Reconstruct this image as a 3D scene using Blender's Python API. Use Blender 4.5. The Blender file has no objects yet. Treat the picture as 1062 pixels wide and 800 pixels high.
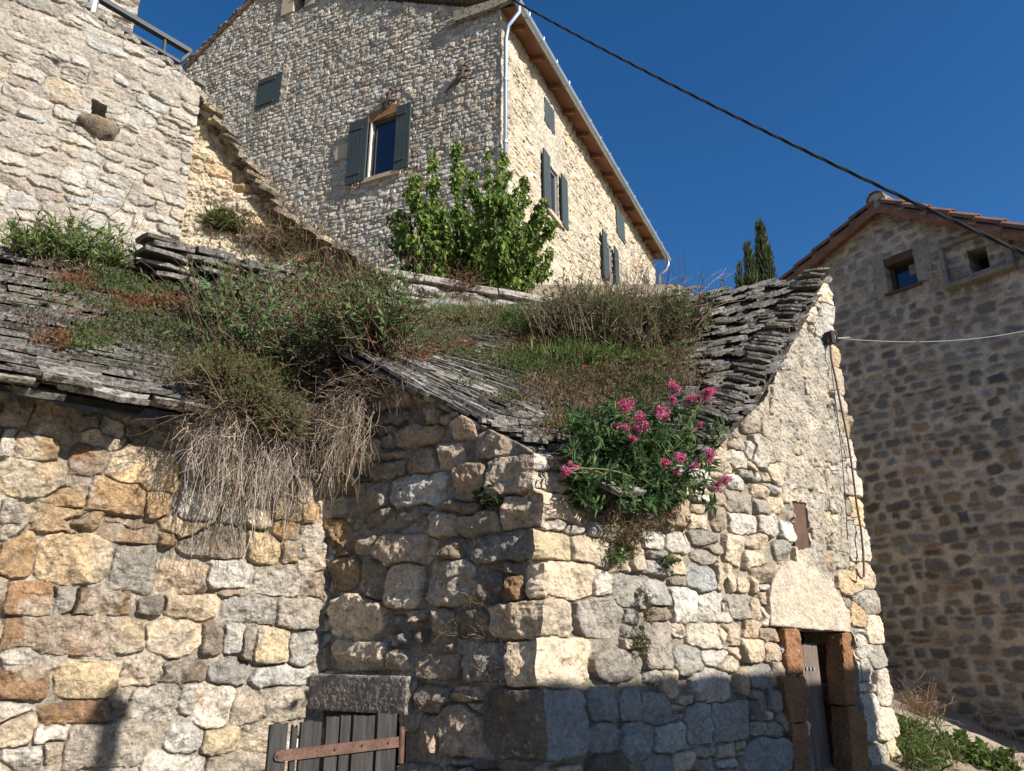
import bpy, math
import numpy as np
from mathutils import Vector

R = math.radians
sc = bpy.context.scene
col = sc.collection
# ------------------------------------------------------------------ camera, sky, sun, exposure
EYE = 1.6
PITCH = math.atan(270 / 800.0)
SUN_AZ, SUN_EL = 126.0, 31.0          # degrees clockwise from +Y, above the horizon
cd = bpy.data.cameras.new('camera'); cam = bpy.data.objects.new('camera', cd); col.objects.link(cam)
cam.location = (0, 0, EYE); cam.rotation_euler = (math.pi / 2 + PITCH, 0, 0)
cd.sensor_width = 36; cd.lens = 36 * 800 / 1062.0; cd.clip_start = .05; cd.clip_end = 2000
sc.camera = cam
world = bpy.data.worlds.new('World'); sc.world = world; world.use_nodes = True
wn = world.node_tree.nodes; wl = world.node_tree.links
sky = wn.new('ShaderNodeTexSky'); sky.sky_type = 'NISHITA'; sky.sun_disc = False
sky.sun_elevation = R(SUN_EL); sky.sun_rotation = R(SUN_AZ)
sky.altitude = 600; sky.air_density = 0.85; sky.dust_density = 0.5; sky.ozone_density = 3.0
hs_ = wn.new('ShaderNodeHueSaturation'); hs_.inputs['Saturation'].default_value = 1.28; hs_.inputs['Hue'].default_value = .502; wl.new(sky.outputs[0], hs_.inputs['Color']); wl.new(hs_.outputs[0], wn['Background'].inputs[0]); wn['Background'].inputs[1].default_value = 0.073
sd = bpy.data.lights.new('sun', 'SUN'); sd.energy = 4.9; sd.angle = R(.5); sd.color = (1, .93, .83)
sun = bpy.data.objects.new('sun', sd); col.objects.link(sun)
SH = np.array([math.sin(R(SUN_AZ)), math.cos(R(SUN_AZ)), 0.])          # horizontal direction to the sun
SV = Vector((SH[0] * math.cos(R(SUN_EL)), SH[1] * math.cos(R(SUN_EL)), math.sin(R(SUN_EL))))
sun.rotation_euler = SV.to_track_quat('Z', 'Y').to_euler(); sun.location = (20, -14, 15)
sc.view_settings.view_transform = 'Standard'; sc.view_settings.look = 'None'
sc.view_settings.gamma = 1; sc.view_settings.exposure = 1.0; sc.view_settings.use_curve_mapping = False
sc.cycles.max_bounces = 5; sc.cycles.diffuse_bounces = 3; sc.cycles.glossy_bounces = 2
sc.cycles.transmission_bounces = 4; sc.cycles.use_denoising = True

# ------------------------------------------------------------------ survey helpers
def ray(px, py):
    x = (px - 531) / 800.; y = (400 - py) / 800.
    c, s = math.cos(PITCH), math.sin(PITCH)
    return np.array([x, c - y * s, s + y * c])
E0 = np.array([0, 0, EYE])
def at(px, py, y):
    r = ray(px, py); return E0 + r * (y / r[1])
def proj(p):
    p = np.asarray(p, float) - E0; c, s = math.cos(PITCH), math.sin(PITCH)
    fw = p[..., 1] * c + p[..., 2] * s; up = -p[..., 1] * s + p[..., 2] * c
    return np.stack([531 + 800 * p[..., 0] / fw, 400 - 800 * up / fw], -1)
class Wall:                                                   # a vertical plane: origin, direction azimuth
    def __init__(s, o, az):
        a = R(az); s.o = np.array([o[0], o[1], 0.]); s.u = np.array([math.sin(a), math.cos(a), 0]); s.n = np.array([s.u[1], -s.u[0], 0])
    def hit(s, px, py, off=0.):
        r = ray(px, py); return E0 + r * (((s.o + s.n * off - E0) @ s.n) / (r @ s.n))
    def uv(s, px, py, off=0.):
        p = s.hit(px, py, off); return ((p - s.o) @ s.u, p[2])
    def p(s, u, z, h=0.):
        return s.o + s.u * u + s.n * h + np.array([0, 0, z])
RW = Wall((.144, 4.2), 50)                                    # door wall of the hut
LW = Wall((.144, 4.2), 123)                                   # shaded wall of the hut
PC = LW.hit(335, 670)
BW = Wall(PC[:2], 50)                                         # barn wall
TW = Wall((-3.89, 5.23), 50)                                  # terrace house wall
HC = at(518, 160, 13.)
GW = Wall(HC[:2], 115.2); FW = Wall(HC[:2], 25.2)             # big house: gable, long front
HW = Wall(at(935, 700, 10.3)[:2], 141)                        # right house

# ------------------------------------------------------------------ noise
_tabs = {}
def vnoise(x, y, seed):
    if seed not in _tabs: _tabs[seed] = np.random.default_rng(seed).random((256, 256))
    T = _tabs[seed]; xi = np.floor(x).astype(int); yi = np.floor(y).astype(int)
    fx = x - xi; fy = y - yi; fx = fx * fx * (3 - 2 * fx); fy = fy * fy * (3 - 2 * fy)
    a = T[xi & 255, yi & 255]; b = T[(xi + 1) & 255, yi & 255]; c = T[xi & 255, (yi + 1) & 255]; d = T[(xi + 1) & 255, (yi + 1) & 255]
    return (a * (1 - fx) + b * fx) * (1 - fy) + (c * (1 - fx) + d * fx) * fy - .5
def fbm(x, y, seed, o=4):
    r = 0; a = 1.
    for k in range(o):
        r = r + a * vnoise(x * 2 ** k, y * 2 ** k, seed + k); a *= .5
    return r
def sstep(a, b, x):
    t = np.clip((x - a) / (b - a), 0, 1); return t * t * (3 - 2 * t)

# ------------------------------------------------------------------ materials
def mat(name, base=None, rough=.9, v1=(3, .7, 1.25), v2=(30, .75, 1.2), v3=None, bump=((60, .5, .01),), spot=None, metal=0., spec=.3, trans=0., emis=None, stretch=None):
    m = bpy.data.materials.new(name); m.use_nodes = True; nt = m.node_tree; N = nt.nodes; L = nt.links
    b = N['Principled BSDF']; b.inputs['Roughness'].default_value = rough; b.inputs['Metallic'].default_value = metal
    b.inputs['Specular IOR Level'].default_value = spec
    tc = N.new('ShaderNodeTexCoord'); co = tc.outputs['Object']
    if stretch:
        mp = N.new('ShaderNodeMapping'); mp.inputs['Scale'].default_value = stretch; L.new(co, mp.inputs[0]); co = mp.outputs[0]
    if base is None:
        a = N.new('ShaderNodeAttribute'); a.attribute_name = 'Col'; c = a.outputs['Color']
    else:
        a = N.new('ShaderNodeRGB'); a.outputs[0].default_value = (*base, 1); c = a.outputs[0]
    def noise(s, d=6, ro=.6):
        n = N.new('ShaderNodeTexNoise'); n.inputs['Scale'].default_value = s; n.inputs['Detail'].default_value = d; n.inputs['Roughness'].default_value = ro
        L.new(co, n.inputs['Vector']); return n.outputs['Fac']
    def mul(c, f, lo, hi):
        r = N.new('ShaderNodeMapRange'); r.inputs[1].default_value = .3; r.inputs[2].default_value = .7; r.inputs[3].default_value = lo; r.inputs[4].default_value = hi
        L.new(f, r.inputs[0]); x = N.new('ShaderNodeVectorMath'); x.operation = 'SCALE'; L.new(c, x.inputs[0]); L.new(r.outputs[0], x.inputs['Scale']); return x.outputs[0]
    for v in (v1, v2, v3):
        if v: c = mul(c, noise(v[0]), v[1], v[2])
    for sp in (spot or ()):                                   # (scale, threshold, softness, colour, amount)
        r = N.new('ShaderNodeMapRange'); r.inputs[1].default_value = sp[1]; r.inputs[2].default_value = sp[1] + sp[2]; r.inputs[3].default_value = 0; r.inputs[4].default_value = sp[4]
        L.new(noise(sp[0], 8, .65), r.inputs[0])
        x = N.new('ShaderNodeMix'); x.data_type = 'RGBA'; L.new(r.outputs[0], x.inputs[0]); L.new(c, x.inputs[6]); x.inputs[7].default_value = (*sp[3], 1); c = x.outputs[2]
    L.new(c, b.inputs['Base Color'])
    prev = None
    for s, st, dist in bump:
        bn = N.new('ShaderNodeBump'); bn.inputs['Strength'].default_value = st; bn.inputs['Distance'].default_value = dist
        L.new(noise(s, 8, .65), bn.inputs['Height'])
        if prev: L.new(prev, bn.inputs['Normal'])
        prev = bn.outputs[0]
    if prev: L.new(prev, b.inputs['Normal'])
    if trans:
        tr = N.new('ShaderNodeBsdfTranslucent'); L.new(c, tr.inputs[0]); mx = N.new('ShaderNodeMixShader'); mx.inputs[0].default_value = trans
        L.new(b.outputs[0], mx.inputs[1]); L.new(tr.outputs[0], mx.inputs[2]); L.new(mx.outputs[0], N['Material Output'].inputs[0])
    if emis: pass
    return m
DK = (.07, .065, .055); LI = (.5, .49, .45)
M = dict(
    rubble=mat('weathered_stone', v1=(6, .68, 1.25), v2=(38, .62, 1.3), v3=(150, .72, 1.25), bump=((22, 1, .03), (70, 1, .014), (200, .8, .004)), spot=((13, .55, .08, (.12, .1, .085), .6), (24, .6, .05, (.56, .5, .43), .5), (9, .58, .08, (.27, .16, .08), .45), (60, .62, .04, (.08, .07, .06), .5))),
    pale=mat('pale_limestone', v1=(6, .75, 1.18), v2=(38, .7, 1.22), v3=(150, .76, 1.2), bump=((22, 1, .025), (70, 1, .012), (200, .8, .004)), spot=((15, .57, .08, (.2, .185, .165), .55), (7, .59, .1, (.42, .29, .16), .35), (60, .63, .04, (.1, .09, .08), .5))),
    house=mat('house_stone', v1=(1.2, .85, 1.12), v2=(14, .65, 1.28), v3=(45, .7, 1.25), bump=((9, 1, .07), (35, 1, .025)), spot=((1.6, .58, .15, (.2, .17, .12), .3),)),
    dark=mat('dark_rubble', v1=(2, .8, 1.2), v2=(25, .75, 1.2), bump=((20, .5, .02),), spot=None),
    lauze=mat('lauze_slab', v1=(5, .55, 1.3), v2=(40, .5, 1.4), v3=(140, .65, 1.3), bump=((24, 1, .03), (100, 1, .008)), spot=((14, .53, .07, (.03, .027, .024), .8), (24, .58, .05, (.42, .41, .38), .6), (7, .58, .1, (.09, .065, .03), .6))),
    coping=mat('lichened_coping', v1=(4, .75, 1.2), v2=(40, .7, 1.25), bump=((20, .7, .03), (90, .6, .006)), v3=(120, .7, 1.25), spot=((13, .54, .05, (.05, .045, .04), .85), (26, .61, .04, (.5, .49, .46), .45), (6, .58, .08, (.17, .11, .05), .5))),
    leaf=mat('leaf', rough=.62, v1=(20, .75, 1.2), v2=None, bump=(), trans=.36, spec=.2),
    twig=mat('twig', rough=.9, v1=None, v2=None, bump=(), spec=.1),
    petal=mat('petal', rough=.7, v1=None, v2=None, bump=(), trans=.35, spec=.2),
    shutter=mat('blue_grey_paint', (.042, .056, .056), rough=.6, v1=(2, .85, 1.1), v2=(20, .92, 1.06), bump=((80, .15, .002),)),
    zinc=mat('zinc', (.42, .47, .52), rough=.42, metal=.7, v1=(3, .8, 1.1), v2=None, bump=()),
    iron=mat('wrought_iron', (.07, .045, .04), rough=.7, v1=(8, .7, 1.3), v2=None, bump=((90, .4, .004),)),
    rust=mat('rusty_iron', (.11, .062, .046), rough=.85, v1=(12, .6, 1.3), v2=(80, .7, 1.3), bump=((120, .5, .003),), spot=((30, .58, .06, (.06, .05, .05), .6),)),
    soffit=mat('soffit_wood', (.2, .092, .048), rough=.8, v1=(2, .8, 1.15), v2=(25, .85, 1.1), bump=((40, .3, .005),)),
    glass=mat('window_glass', (.012, .016, .03), rough=.08, v1=None, v2=None, bump=(), spec=.9),
    void=mat('dark_interior', (.012, .011, .01), v1=None, v2=None, bump=()),
    frame=mat('painted_frame', (.16, .17, .17), rough=.6, v1=None, v2=None, bump=()),
    white=mat('pale_reveal', (.55, .5, .42), rough=.8, v1=(6, .8, 1.1), v2=None, bump=((60, .3, .004),)),
    brownwood=mat('brown_window_wood', (.085, .045, .03), rough=.7, v1=(8, .7, 1.2), v2=None, bump=((60, .3, .004),)),
    greywood=mat('weathered_board', (.045, .042, .04), rough=.95, v1=(14, .6, 1.3), v2=(50, .6, 1.35), bump=((60, .8, .012), (160, .5, .003)), stretch=(1, 1, .09), spot=((20, .6, .06, (.05, .047, .045), .7),)),
    doorwood=mat('old_door_board', (.13, .105, .09), rough=.9, v1=(10, .75, 1.2), v2=(40, .75, 1.2), bump=((60, .4, .006),), stretch=(1, 1, .12)),
    redstone=mat('red_sandstone', (.24, .122, .06), rough=.95, v1=(6, .7, 1.2), v2=(50, .7, 1.3), bump=((30, .7, .02), (120, .6, .005)), spot=((12, .6, .06, (.12, .06, .03), .6),)),
    lintel=mat('dressed_limestone', (.56, .48, .375), rough=.95, v1=(9, .72, 1.15), v2=(60, .75, 1.2), v3=(170, .8, 1.15), bump=((18, 1, .03), (60, 1, .012), (160, .8, .004)), spot=((10, .56, .12, (.42, .35, .26), .6), (20, .62, .05, (.24, .2, .16), .5))),
    concrete=mat('rough_concrete', (.27, .235, .2), rough=.98, v1=(6, .75, 1.2), v2=(70, .7, 1.25), bump=((45, .9, .03), (160, .7, .006)), spot=((40, .6, .04, (.07, .06, .05), .6),)),
    surround=mat('window_surround', (.38, .31, .22), rough=.95, v1=(3, .8, 1.15), v2=(30, .85, 1.12), bump=((40, .5, .01),)),
    tile=mat('terracotta', (.18, .095, .066), rough=.9, v1=(5, .6, 1.3), v2=(60, .75, 1.2), bump=((60, .4, .005),), spot=((9, .58, .1, (.12, .08, .06), .6), (25, .62, .05, (.4, .3, .22), .5))),
    cable=mat('black_cable', (.015, .015, .017), rough=.6, v1=None, v2=None, bump=()),
    greycable=mat('grey_cable', (.2, .2, .2), rough=.6, v1=None, v2=None, bump=()),
    ground=mat('dry_earth', (.24, .2, .14), rough=1, v1=(.7, .75, 1.2), v2=(9, .7, 1.3), bump=((14, .8, .05), (60, .8, .012)), spot=((2.2, .55, .12, (.12, .12, .05), .6),)),
    gravel=mat('path_gravel', (.36, .3, .24), rough=1, v1=(3, .8, 1.15), v2=(70, .5, 1.45), bump=((90, 1, .02),)),
    plaster=mat('smooth_plaster', (.4, .35, .28), rough=.95, v1=(2, .8, 1.15), v2=(30, .85, 1.1), bump=((50, .4, .006),)),
    darkplaster=mat('old_plaster', (.27, .235, .2), rough=.95, v1=(4, .7, 1.2), v2=(30, .75, 1.2), bump=((40, .8, .012),)),
    steel=mat('grey_painted_steel', (.03, .035, .042), rough=.6, v1=None, v2=None, bump=()),
)

# ------------------------------------------------------------------ object helpers
def tag(o, label=None, cat=None, group=None, kind=None):
    if label: o['label'] = label
    if cat: o['category'] = cat
    if group: o['group'] = group
    if kind: o['kind'] = kind
    return o
def empty(name, loc, label, cat, group=None):
    o = bpy.data.objects.new(name, None); col.objects.link(o); o.location = tuple(loc); o.empty_display_size = .1
    return tag(o, label, cat, group)
def rootloc(p):
    l = np.zeros(3)
    while p is not None: l = l + np.array(p.location); p = p.parent
    return l
def obj(name, V, F, m, parent=None, colr=None, smooth=False):
    V = np.asarray(V, dtype=np.float32) - rootloc(parent).astype(np.float32)
    me = bpy.data.meshes.new(name); me.vertices.add(len(V)); me.vertices.foreach_set('co', V.ravel())
    if isinstance(F, np.ndarray): L = F.ravel(); cnt = np.full(len(F), F.shape[1])
    else:
        cnt = np.array([len(f) for f in F]); L = np.fromiter((i for f in F for i in f), int)
    me.loops.add(len(L)); me.loops.foreach_set('vertex_index', L.astype(np.int32))
    me.polygons.add(len(cnt)); st = np.concatenate([[0], np.cumsum(cnt)[:-1]]); me.polygons.foreach_set('loop_start', st.astype(np.int32))
    me.polygons.foreach_set('use_smooth', np.full(len(cnt), smooth)); me.update(calc_edges=True); me.validate()
    if colr is not None:
        a = me.attributes.new('Col', 'FLOAT_COLOR', 'POINT'); c = np.ones((len(V), 4), np.float32); c[:, :3] = colr; a.data.foreach_set('color', c.ravel())
    me.materials.append(M[m] if isinstance(m, str) else m)
    o = bpy.data.objects.new(name, me); col.objects.link(o)
    if parent: o.parent = parent
    return o
class MB:                                                     # collects solid pieces into one mesh
    def __init__(s): s.V = []; s.F = []; s.C = []; s.n = 0
    def add(s, V, F, c=None):
        V = np.asarray(V, float); s.V.append(V); s.F += [tuple(int(i) + s.n for i in f) for f in F]; s.n += len(V)
        s.C.append(np.tile(np.array(c if c is not None else (.5, .5, .5), float), (len(V), 1)) if np.ndim(c) < 2 else np.asarray(c))
    def box(s, o, X, Y, Z, c=None, jit=0, rng=None):          # o a corner, X Y Z edge vectors
        o, X, Y, Z = [np.asarray(a, float) for a in (o, X, Y, Z)]
        if np.cross(X, Y) @ Z < 0: X, Y = Y, X
        V = np.array([o, o + X, o + X + Y, o + Y, o + Z, o + X + Z, o + X + Y + Z, o + Y + Z])
        if jit: V = V + rng.normal(0, jit, V.shape)
        s.add(V, [(3, 2, 1, 0), (4, 5, 6, 7), (0, 1, 5, 4), (1, 2, 6, 5), (2, 3, 7, 6), (3, 0, 4, 7)], c)
    def wbox(s, w, u0, u1, z0, z1, h0, h1, c=None):            # box in wall coordinates
        s.box(w.p(u0, z0, h0), w.u * (u1 - u0), w.n * (h1 - h0), (0, 0, z1 - z0), c)
    def tube(s, P, r, k=8, c=None, cap=True):
        P = np.asarray(P, float); n = len(P); r = np.broadcast_to(np.asarray(r, float), (n,))
        T = np.gradient(P, axis=0); T /= np.linalg.norm(T, axis=1)[:, None]
        ref = np.linalg.svd(P - P.mean(0))[2][2]
        A = np.cross(T, ref); A /= np.linalg.norm(A, axis=1)[:, None]; B = np.cross(T, A)
        th = np.arange(k) / k * 2 * np.pi
        V = (P[:, None] + r[:, None, None] * (np.cos(th)[None, :, None] * A[:, None] + np.sin(th)[None, :, None] * B[:, None])).reshape(-1, 3)
        F = [(i * k + j, i * k + (j + 1) % k, (i + 1) * k + (j + 1) % k, (i + 1) * k + j) for i in range(n - 1) for j in range(k)]
        if cap: F += [tuple(range(k))[::-1], tuple((n - 1) * k + j for j in range(k))]
        s.add(V, F, c)
    def prism(s, pts, off, c=None):                            # outline (3-D, planar) pushed along off
        pts = np.asarray(pts, float); n = len(pts); off = np.asarray(off, float)
        V = np.concatenate([pts, pts + off]); F = [tuple(range(n)), tuple(range(2 * n - 1, n - 1, -1))]
        nr = sum(np.cross(pts[i] - pts[0], pts[(i + 1) % n] - pts[0]) for i in range(1, n - 1))
        if nr @ off > 0: F = [f[::-1] for f in F]; F += [(i, (i + 1) % n, n + (i + 1) % n, n + i) for i in range(n)]
        else: F += [((i + 1) % n, i, n + i, n + (i + 1) % n) for i in range(n)]
        s.add(V, F, c)
    def build(s, name, m, parent=None, smooth=False):
        return obj(name, np.concatenate(s.V), s.F, m, parent, np.concatenate(s.C), smooth)

def roughen(o, vox=.011, amp=.012, size=.06):                 # chipped, uneven stone instead of a clean block
    m = o.modifiers.new('solid', 'REMESH'); m.mode = 'VOXEL'; m.voxel_size = vox
    for k, (s_, a_) in enumerate(((size, amp), (size * .28, amp * .55))):
        t = bpy.data.textures.new('chips', 'CLOUDS'); t.noise_scale = s_; t.noise_depth = 3
        d = o.modifiers.new('chips', 'DISPLACE'); d.texture = t; d.strength = a_ * 2; d.mid_level = .55; d.texture_coords = 'LOCAL'
# ------------------------------------------------------------------ stone walls: real relief, one mesh per wall
PAL = dict(O=(.42, .28, .15), P=(.46, .355, .225), B=(.27, .165, .09), C=(.55, .45, .33), G=(.33, .305, .265), W=(.53, .485, .42), T=(.38, .31, .235), K=(.2, .17, .14), g=(.3, .3, .285), Y=(.56, .44, .28), V=(.42, .33, .25))
def courses(u0, u1, z0, z1, hr, wr, rng, jit=.12, pal='CWTG', wts=None, slope=0.):
    out = []; z = z0
    while z < z1:
        h = rng.uniform(*hr); u = u0 - rng.uniform(0, wr[1])
        while u < u1:
            w = rng.uniform(*wr) * (h / np.mean(hr)) ** .5
            if rng.random() < .18:                             # two thin stones share the course
                f = rng.uniform(.38, .62)
                for a, b in ((0, f), (f, 1)): out.append([u + w / 2, z + h * (a + b) / 2 + slope * u, w / 2, h * (b - a) / 2, rng.normal(0, .04), rng.choice(list(pal), p=wts)])
            else:
                k = rng.uniform(-jit, jit) * h
                out.append([u + w / 2, z + h / 2 + k + slope * u, w / 2, h / 2 * rng.uniform(.85, 1.1), rng.normal(0, .05), rng.choice(list(pal), p=wts)])
            u += w
        z += h
    return out
def traced(w, s):                                              # stones measured on the photograph -> wall coordinates
    out = []
    for line in s.strip().split('\n'):
        ox, oy, k, rest = line.split('|'); ox, oy, k = float(ox), float(oy), float(k)
        for it in rest.split():
            c = it[0]; x0, y0, x1, y1 = [float(v) for v in it[1:].split(',')]
            cx, cy = ox + (x0 + x1) / 2 / k, oy + (y0 + y1) / 2 / k
            u0, z0 = w.uv(ox + x0 / k, cy); u1, z1 = w.uv(ox + x1 / k, cy); uc = (u0 + u1) / 2
            zc = (w.uv(cx, oy + y0 / k)[1] + w.uv(cx, oy + y1 / k)[1]) / 2; b = abs(w.uv(cx, oy + y0 / k)[1] - w.uv(cx, oy + y1 / k)[1]) / 2
            out.append([uc, zc, abs(u1 - u0) / 2 + .004, b + .004, 0., c])
    return out
def fill(tr, cand, lim=.3):
    if not tr: return cand
    T = np.array([t[:4] for t in tr]); keep = []
    for c in cand:
        ox = np.minimum(T[:, 0] + T[:, 2], c[0] + c[2]) - np.maximum(T[:, 0] - T[:, 2], c[0] - c[2])
        oz = np.minimum(T[:, 1] + T[:, 3], c[1] + c[3]) - np.maximum(T[:, 1] - T[:, 3], c[1] - c[3])
        if (np.clip(ox, 0, None) * np.clip(oz, 0, None)).sum() < lim * 4 * c[2] * c[3]: keep.append(c)
    return keep
def inpoly(x, y, P):
    r = np.zeros(x.shape, bool); n = len(P)
    for i in range(n):
        (xa, ya), (xb, yb) = P[i], P[(i + 1) % n]
        if ya == yb: continue
        r ^= ((ya > y) != (yb > y)) & (x < (xb - xa) * (y - ya) / (yb - ya) + xa)
    return r
def stone_wall(name, w, poly, stones, res, m, parent, mortar=(.36, .31, .25), hs=.04, rec=.02, rnd=.02, gap=.006, ext=.008, warp=.012, warpf=9., pw=4., tilt=.35, crease=.8, facet=.8,
               rough=.006, roughf=14., holes=(), thick=.35, seed=1, mitre=None, hc=None, cvar=.12, plasters=(), zz=None, blend=.01, shift=None):
    rng = np.random.default_rng(seed); P = np.array(poly)
    u0, z0 = P.min(0); u1, z1 = P.max(0); nu = int((u1 - u0) / res) + 2; nz = int((z1 - z0) / res) + 2
    us = u0 + np.arange(nu) * (u1 - u0) / (nu - 1); zs = z0 + np.arange(nz) * (z1 - z0) / (nz - 1)
    U, Z = np.meshgrid(us, zs, indexing='ij'); du, dz = us[1] - us[0], zs[1] - zs[0]
    Uw = U + warp * fbm(U * warpf, Z * warpf, seed * 10 + 1) + warp * .7 * fbm(U * warpf * 3., Z * warpf * 3., seed * 10 + 3, 3)
    Zw = Z + warp * fbm(U * warpf, Z * warpf, seed * 10 + 5) + warp * .7 * fbm(U * warpf * 3., Z * warpf * 3., seed * 10 + 7, 3)
    F1 = np.full(U.shape, 9.); F2 = np.full(U.shape, 9.); ID = np.full(U.shape, -1); TX = np.zeros(U.shape); TZ = np.zeros(U.shape)
    for i, (cu, cz, a, b, rot, c) in enumerate(stones):
        mx = a * 1.25 + warp * 1.6 + .03; mz = b * 1.25 + warp * 1.6 + .03
        i0, i1 = int(max(0, (cu - mx - u0) / du)), int(min(nu, (cu + mx - u0) / du + 2)); j0, j1 = int(max(0, (cz - mz - z0) / dz)), int(min(nz, (cz + mz - z0) / dz + 2))
        if i0 >= i1 or j0 >= j1: continue
        x = Uw[i0:i1, j0:j1] - cu; y = Zw[i0:i1, j0:j1] - cz
        if rot: x, y = x + rot * y, y - rot * x
        k = pw * (1 + .4 * math.sin(i * 7.3)); sd_ = ((np.abs(x) / a) ** k + (np.abs(y) / b) ** k) ** (1 / k)
        g_ = i * 2.399; ca, sa_ = 1 + .22 * math.sin(g_ * 3.1), 1 + .22 * math.cos(g_ * 1.7); xs = x / a * (1 + .16 * math.sin(g_) * y / b); ys = y / b * (1 + .14 * math.cos(g_ * 2.3) * x / a)
        sd_ = np.maximum(np.maximum(np.abs(xs), np.abs(ys)) ** 1., np.maximum(np.abs(xs * ca + ys * sa_), np.abs(xs * sa_ - ys * ca)) / (1.62 + .16 * math.sin(g_ * 5.3))) * .55 + sd_ * .45
        sd_ = (sd_ - 1) * min(a, b); f1 = F1[i0:i1, j0:j1]; f2 = F2[i0:i1, j0:j1]; better = sd_ < f1
        F2[i0:i1, j0:j1] = np.where(better, f1, np.minimum(f2, sd_)); F1[i0:i1, j0:j1] = np.where(better, sd_, f1)
        ID[i0:i1, j0:j1][better] = i; TX[i0:i1, j0:j1][better] = (x / a)[better]; TZ[i0:i1, j0:j1][better] = (y / b)[better]
    n = len(stones) + 1
    e = np.minimum((F2 - F1) / 2, ext - F1) - gap / 2
    t = np.clip(e / rnd, 0, 1); prof = np.sqrt(1 - (1 - t) ** 2)
    hi = hs * rng.uniform(.55, 1.25, n); tx = rng.normal(0, tilt * hs, n); tz = rng.normal(0, tilt * hs, n)
    ex = np.array([s[6] if len(s) > 6 else 0. for s in stones] + [0.]); hi = hi + ex
    nse = fbm(U * roughf, Z * roughf, seed * 10 + 2, 5)
    ch = fbm(U * roughf * .45, Z * roughf * .45, seed * 10 + 8, 3)
    cr = np.abs(fbm(U * roughf * .5 + ID * 3.7, Z * roughf * .6 + ID * 1.9, seed * 10 + 9, 3))     # broken rock faces: creases and chips
    t2 = np.clip(e / (rnd * 3.2), 0, 1); prof = prof * (.9 + .1 * t2)
    fine = fbm(U * roughf * 3.1, Z * roughf * 3.1, seed * 10 + 21, 3); ridge = .25 - np.abs(fbm(U * roughf * 1.7, Z * roughf * 2.1, seed * 10 + 31, 3))
    fc = np.full(U.shape, 9.)                                  # each stone face is broken into a few flat facets
    for k in range(4):
        gx_, gz_, of = rng.normal(0, .75, n), rng.normal(0, .75, n), rng.uniform(.0, .5, n); fc = np.minimum(fc, of[ID] + gx_[ID] * TX + gz_[ID] * TZ)
    fc = np.clip(fc, -1.1, .6)
    h = prof * (hs * facet * fc + hi[ID] + tx[ID] * TX * .8 + tz[ID] * TZ * .8 + hs * .15 * ch - hs * crease * cr) + rough * (nse * (.6 + 1.2 * prof) + .55 * fine + .9 * ridge * prof) - rec * (1 - prof) * (.6 + .9 * (vnoise(U * 5, Z * 5, seed + 77) + .5))
    base = np.array([PAL[s[5]] for s in stones] + [(.3, .3, .3)]); var = rng.normal(1, cvar, (n, 1)) * (1 + rng.normal(0, .03, (n, 1)) * np.array([[1, 0, -1.]])); base = base * np.clip(var, .6, 1.5)
    mo = np.array(mortar)[None, None] * (1 + .35 * fbm(U * 6, Z * 6, seed + 91)[..., None])
    q = sstep(-blend, blend, e)[..., None]; C = mo * (1 - q) + base[ID] * q
    for (fn, pc, amt, lev) in plasters:                        # render or smeared mortar over the stones
        k = fn(U, Z) * amt; k = np.clip(k, 0, 1)
        h = h * (1 - k) + (lev + rough * (2.4 * nse + 1.2 * fine + 1.2 * ridge)) * k
        C = C * (1 - k[..., None]) + np.array(pc) * (1 + .3 * fbm(U * 9, Z * 9, seed + 55)[..., None]) * k[..., None]
    D = np.zeros((*U.shape, 3)) + w.n
    if mitre is not None:                                      # turn the relief towards the corner's bisector
        mu, md = mitre; k = np.clip(1 - np.abs(U - mu) / .09, 0, 1); D = w.n + (md - w.n) * k[..., None]
        h = h * (1 - k ** 2) + hc(Z) * k ** 2
    if zz is not None: h = h + zz(U, Z)
    V = w.o + U[..., None] * w.u + h[..., None] * D; V[..., 2] += Z
    if shift is not None: V = V + np.array([1., .1, 0]) * (shift(Z) * np.clip(1 - np.abs(U - mitre[0]) / .16, 0, 1) ** 1.3)[..., None]
    idx = np.arange(nu * nz).reshape(nu, nz)
    Q = np.stack([idx[:-1, :-1], idx[1:, :-1], idx[1:, 1:], idx[:-1, 1:]], -1).reshape(-1, 4)
    cu = (U[:-1, :-1] + du / 2).ravel(); cz = (Z[:-1, :-1] + dz / 2).ravel()
    jag = res * .8
    ok = inpoly(cu, cz, P)
    for hl in holes: ok &= ~inpoly(cu, cz, hl)
    Q = Q[ok]; used = np.unique(Q); mp = np.full(nu * nz, -1); mp[used] = np.arange(len(used)); Q = mp[Q]
    V = V.reshape(-1, 3)[used]; C = C.reshape(-1, 3)[used]
    Ed = np.concatenate([Q[:, [0, 1]], Q[:, [1, 2]], Q[:, [2, 3]], Q[:, [3, 0]]]); key = np.sort(Ed, 1); key = key[:, 0] * (len(V) + 1) + key[:, 1]
    un, inv, ct = np.unique(key, return_inverse=True, return_counts=True); B = Ed[ct[inv] == 1]
    if mitre is not None:                                      # the corner edge is closed by the neighbouring wall
        uu = np.abs(U.reshape(-1)[used] - mitre[0]) < res * .9; B = B[~(uu[B[:, 0]] & uu[B[:, 1]])]
    bv = np.unique(B); nb = len(bv); bm = np.full(len(V), -1); bm[bv] = len(V) + np.arange(nb)
    VB = V[bv] - w.n * ((V[bv] - w.o) @ w.n)[:, None] - w.n * thick
    FB = np.stack([bm[B[:, 1]], bm[B[:, 0]], bm[B[:, 0]] + nb, bm[B[:, 1]] + nb], -1)
    VB = np.concatenate([V[bv], VB]); CB = np.concatenate([C[bv], C[bv] * .9])
    o = obj(name, np.concatenate([V, VB]), np.concatenate([Q, FB]), m, parent, np.concatenate([C, CB]), False)
    return o, (U, Z, h)
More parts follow.
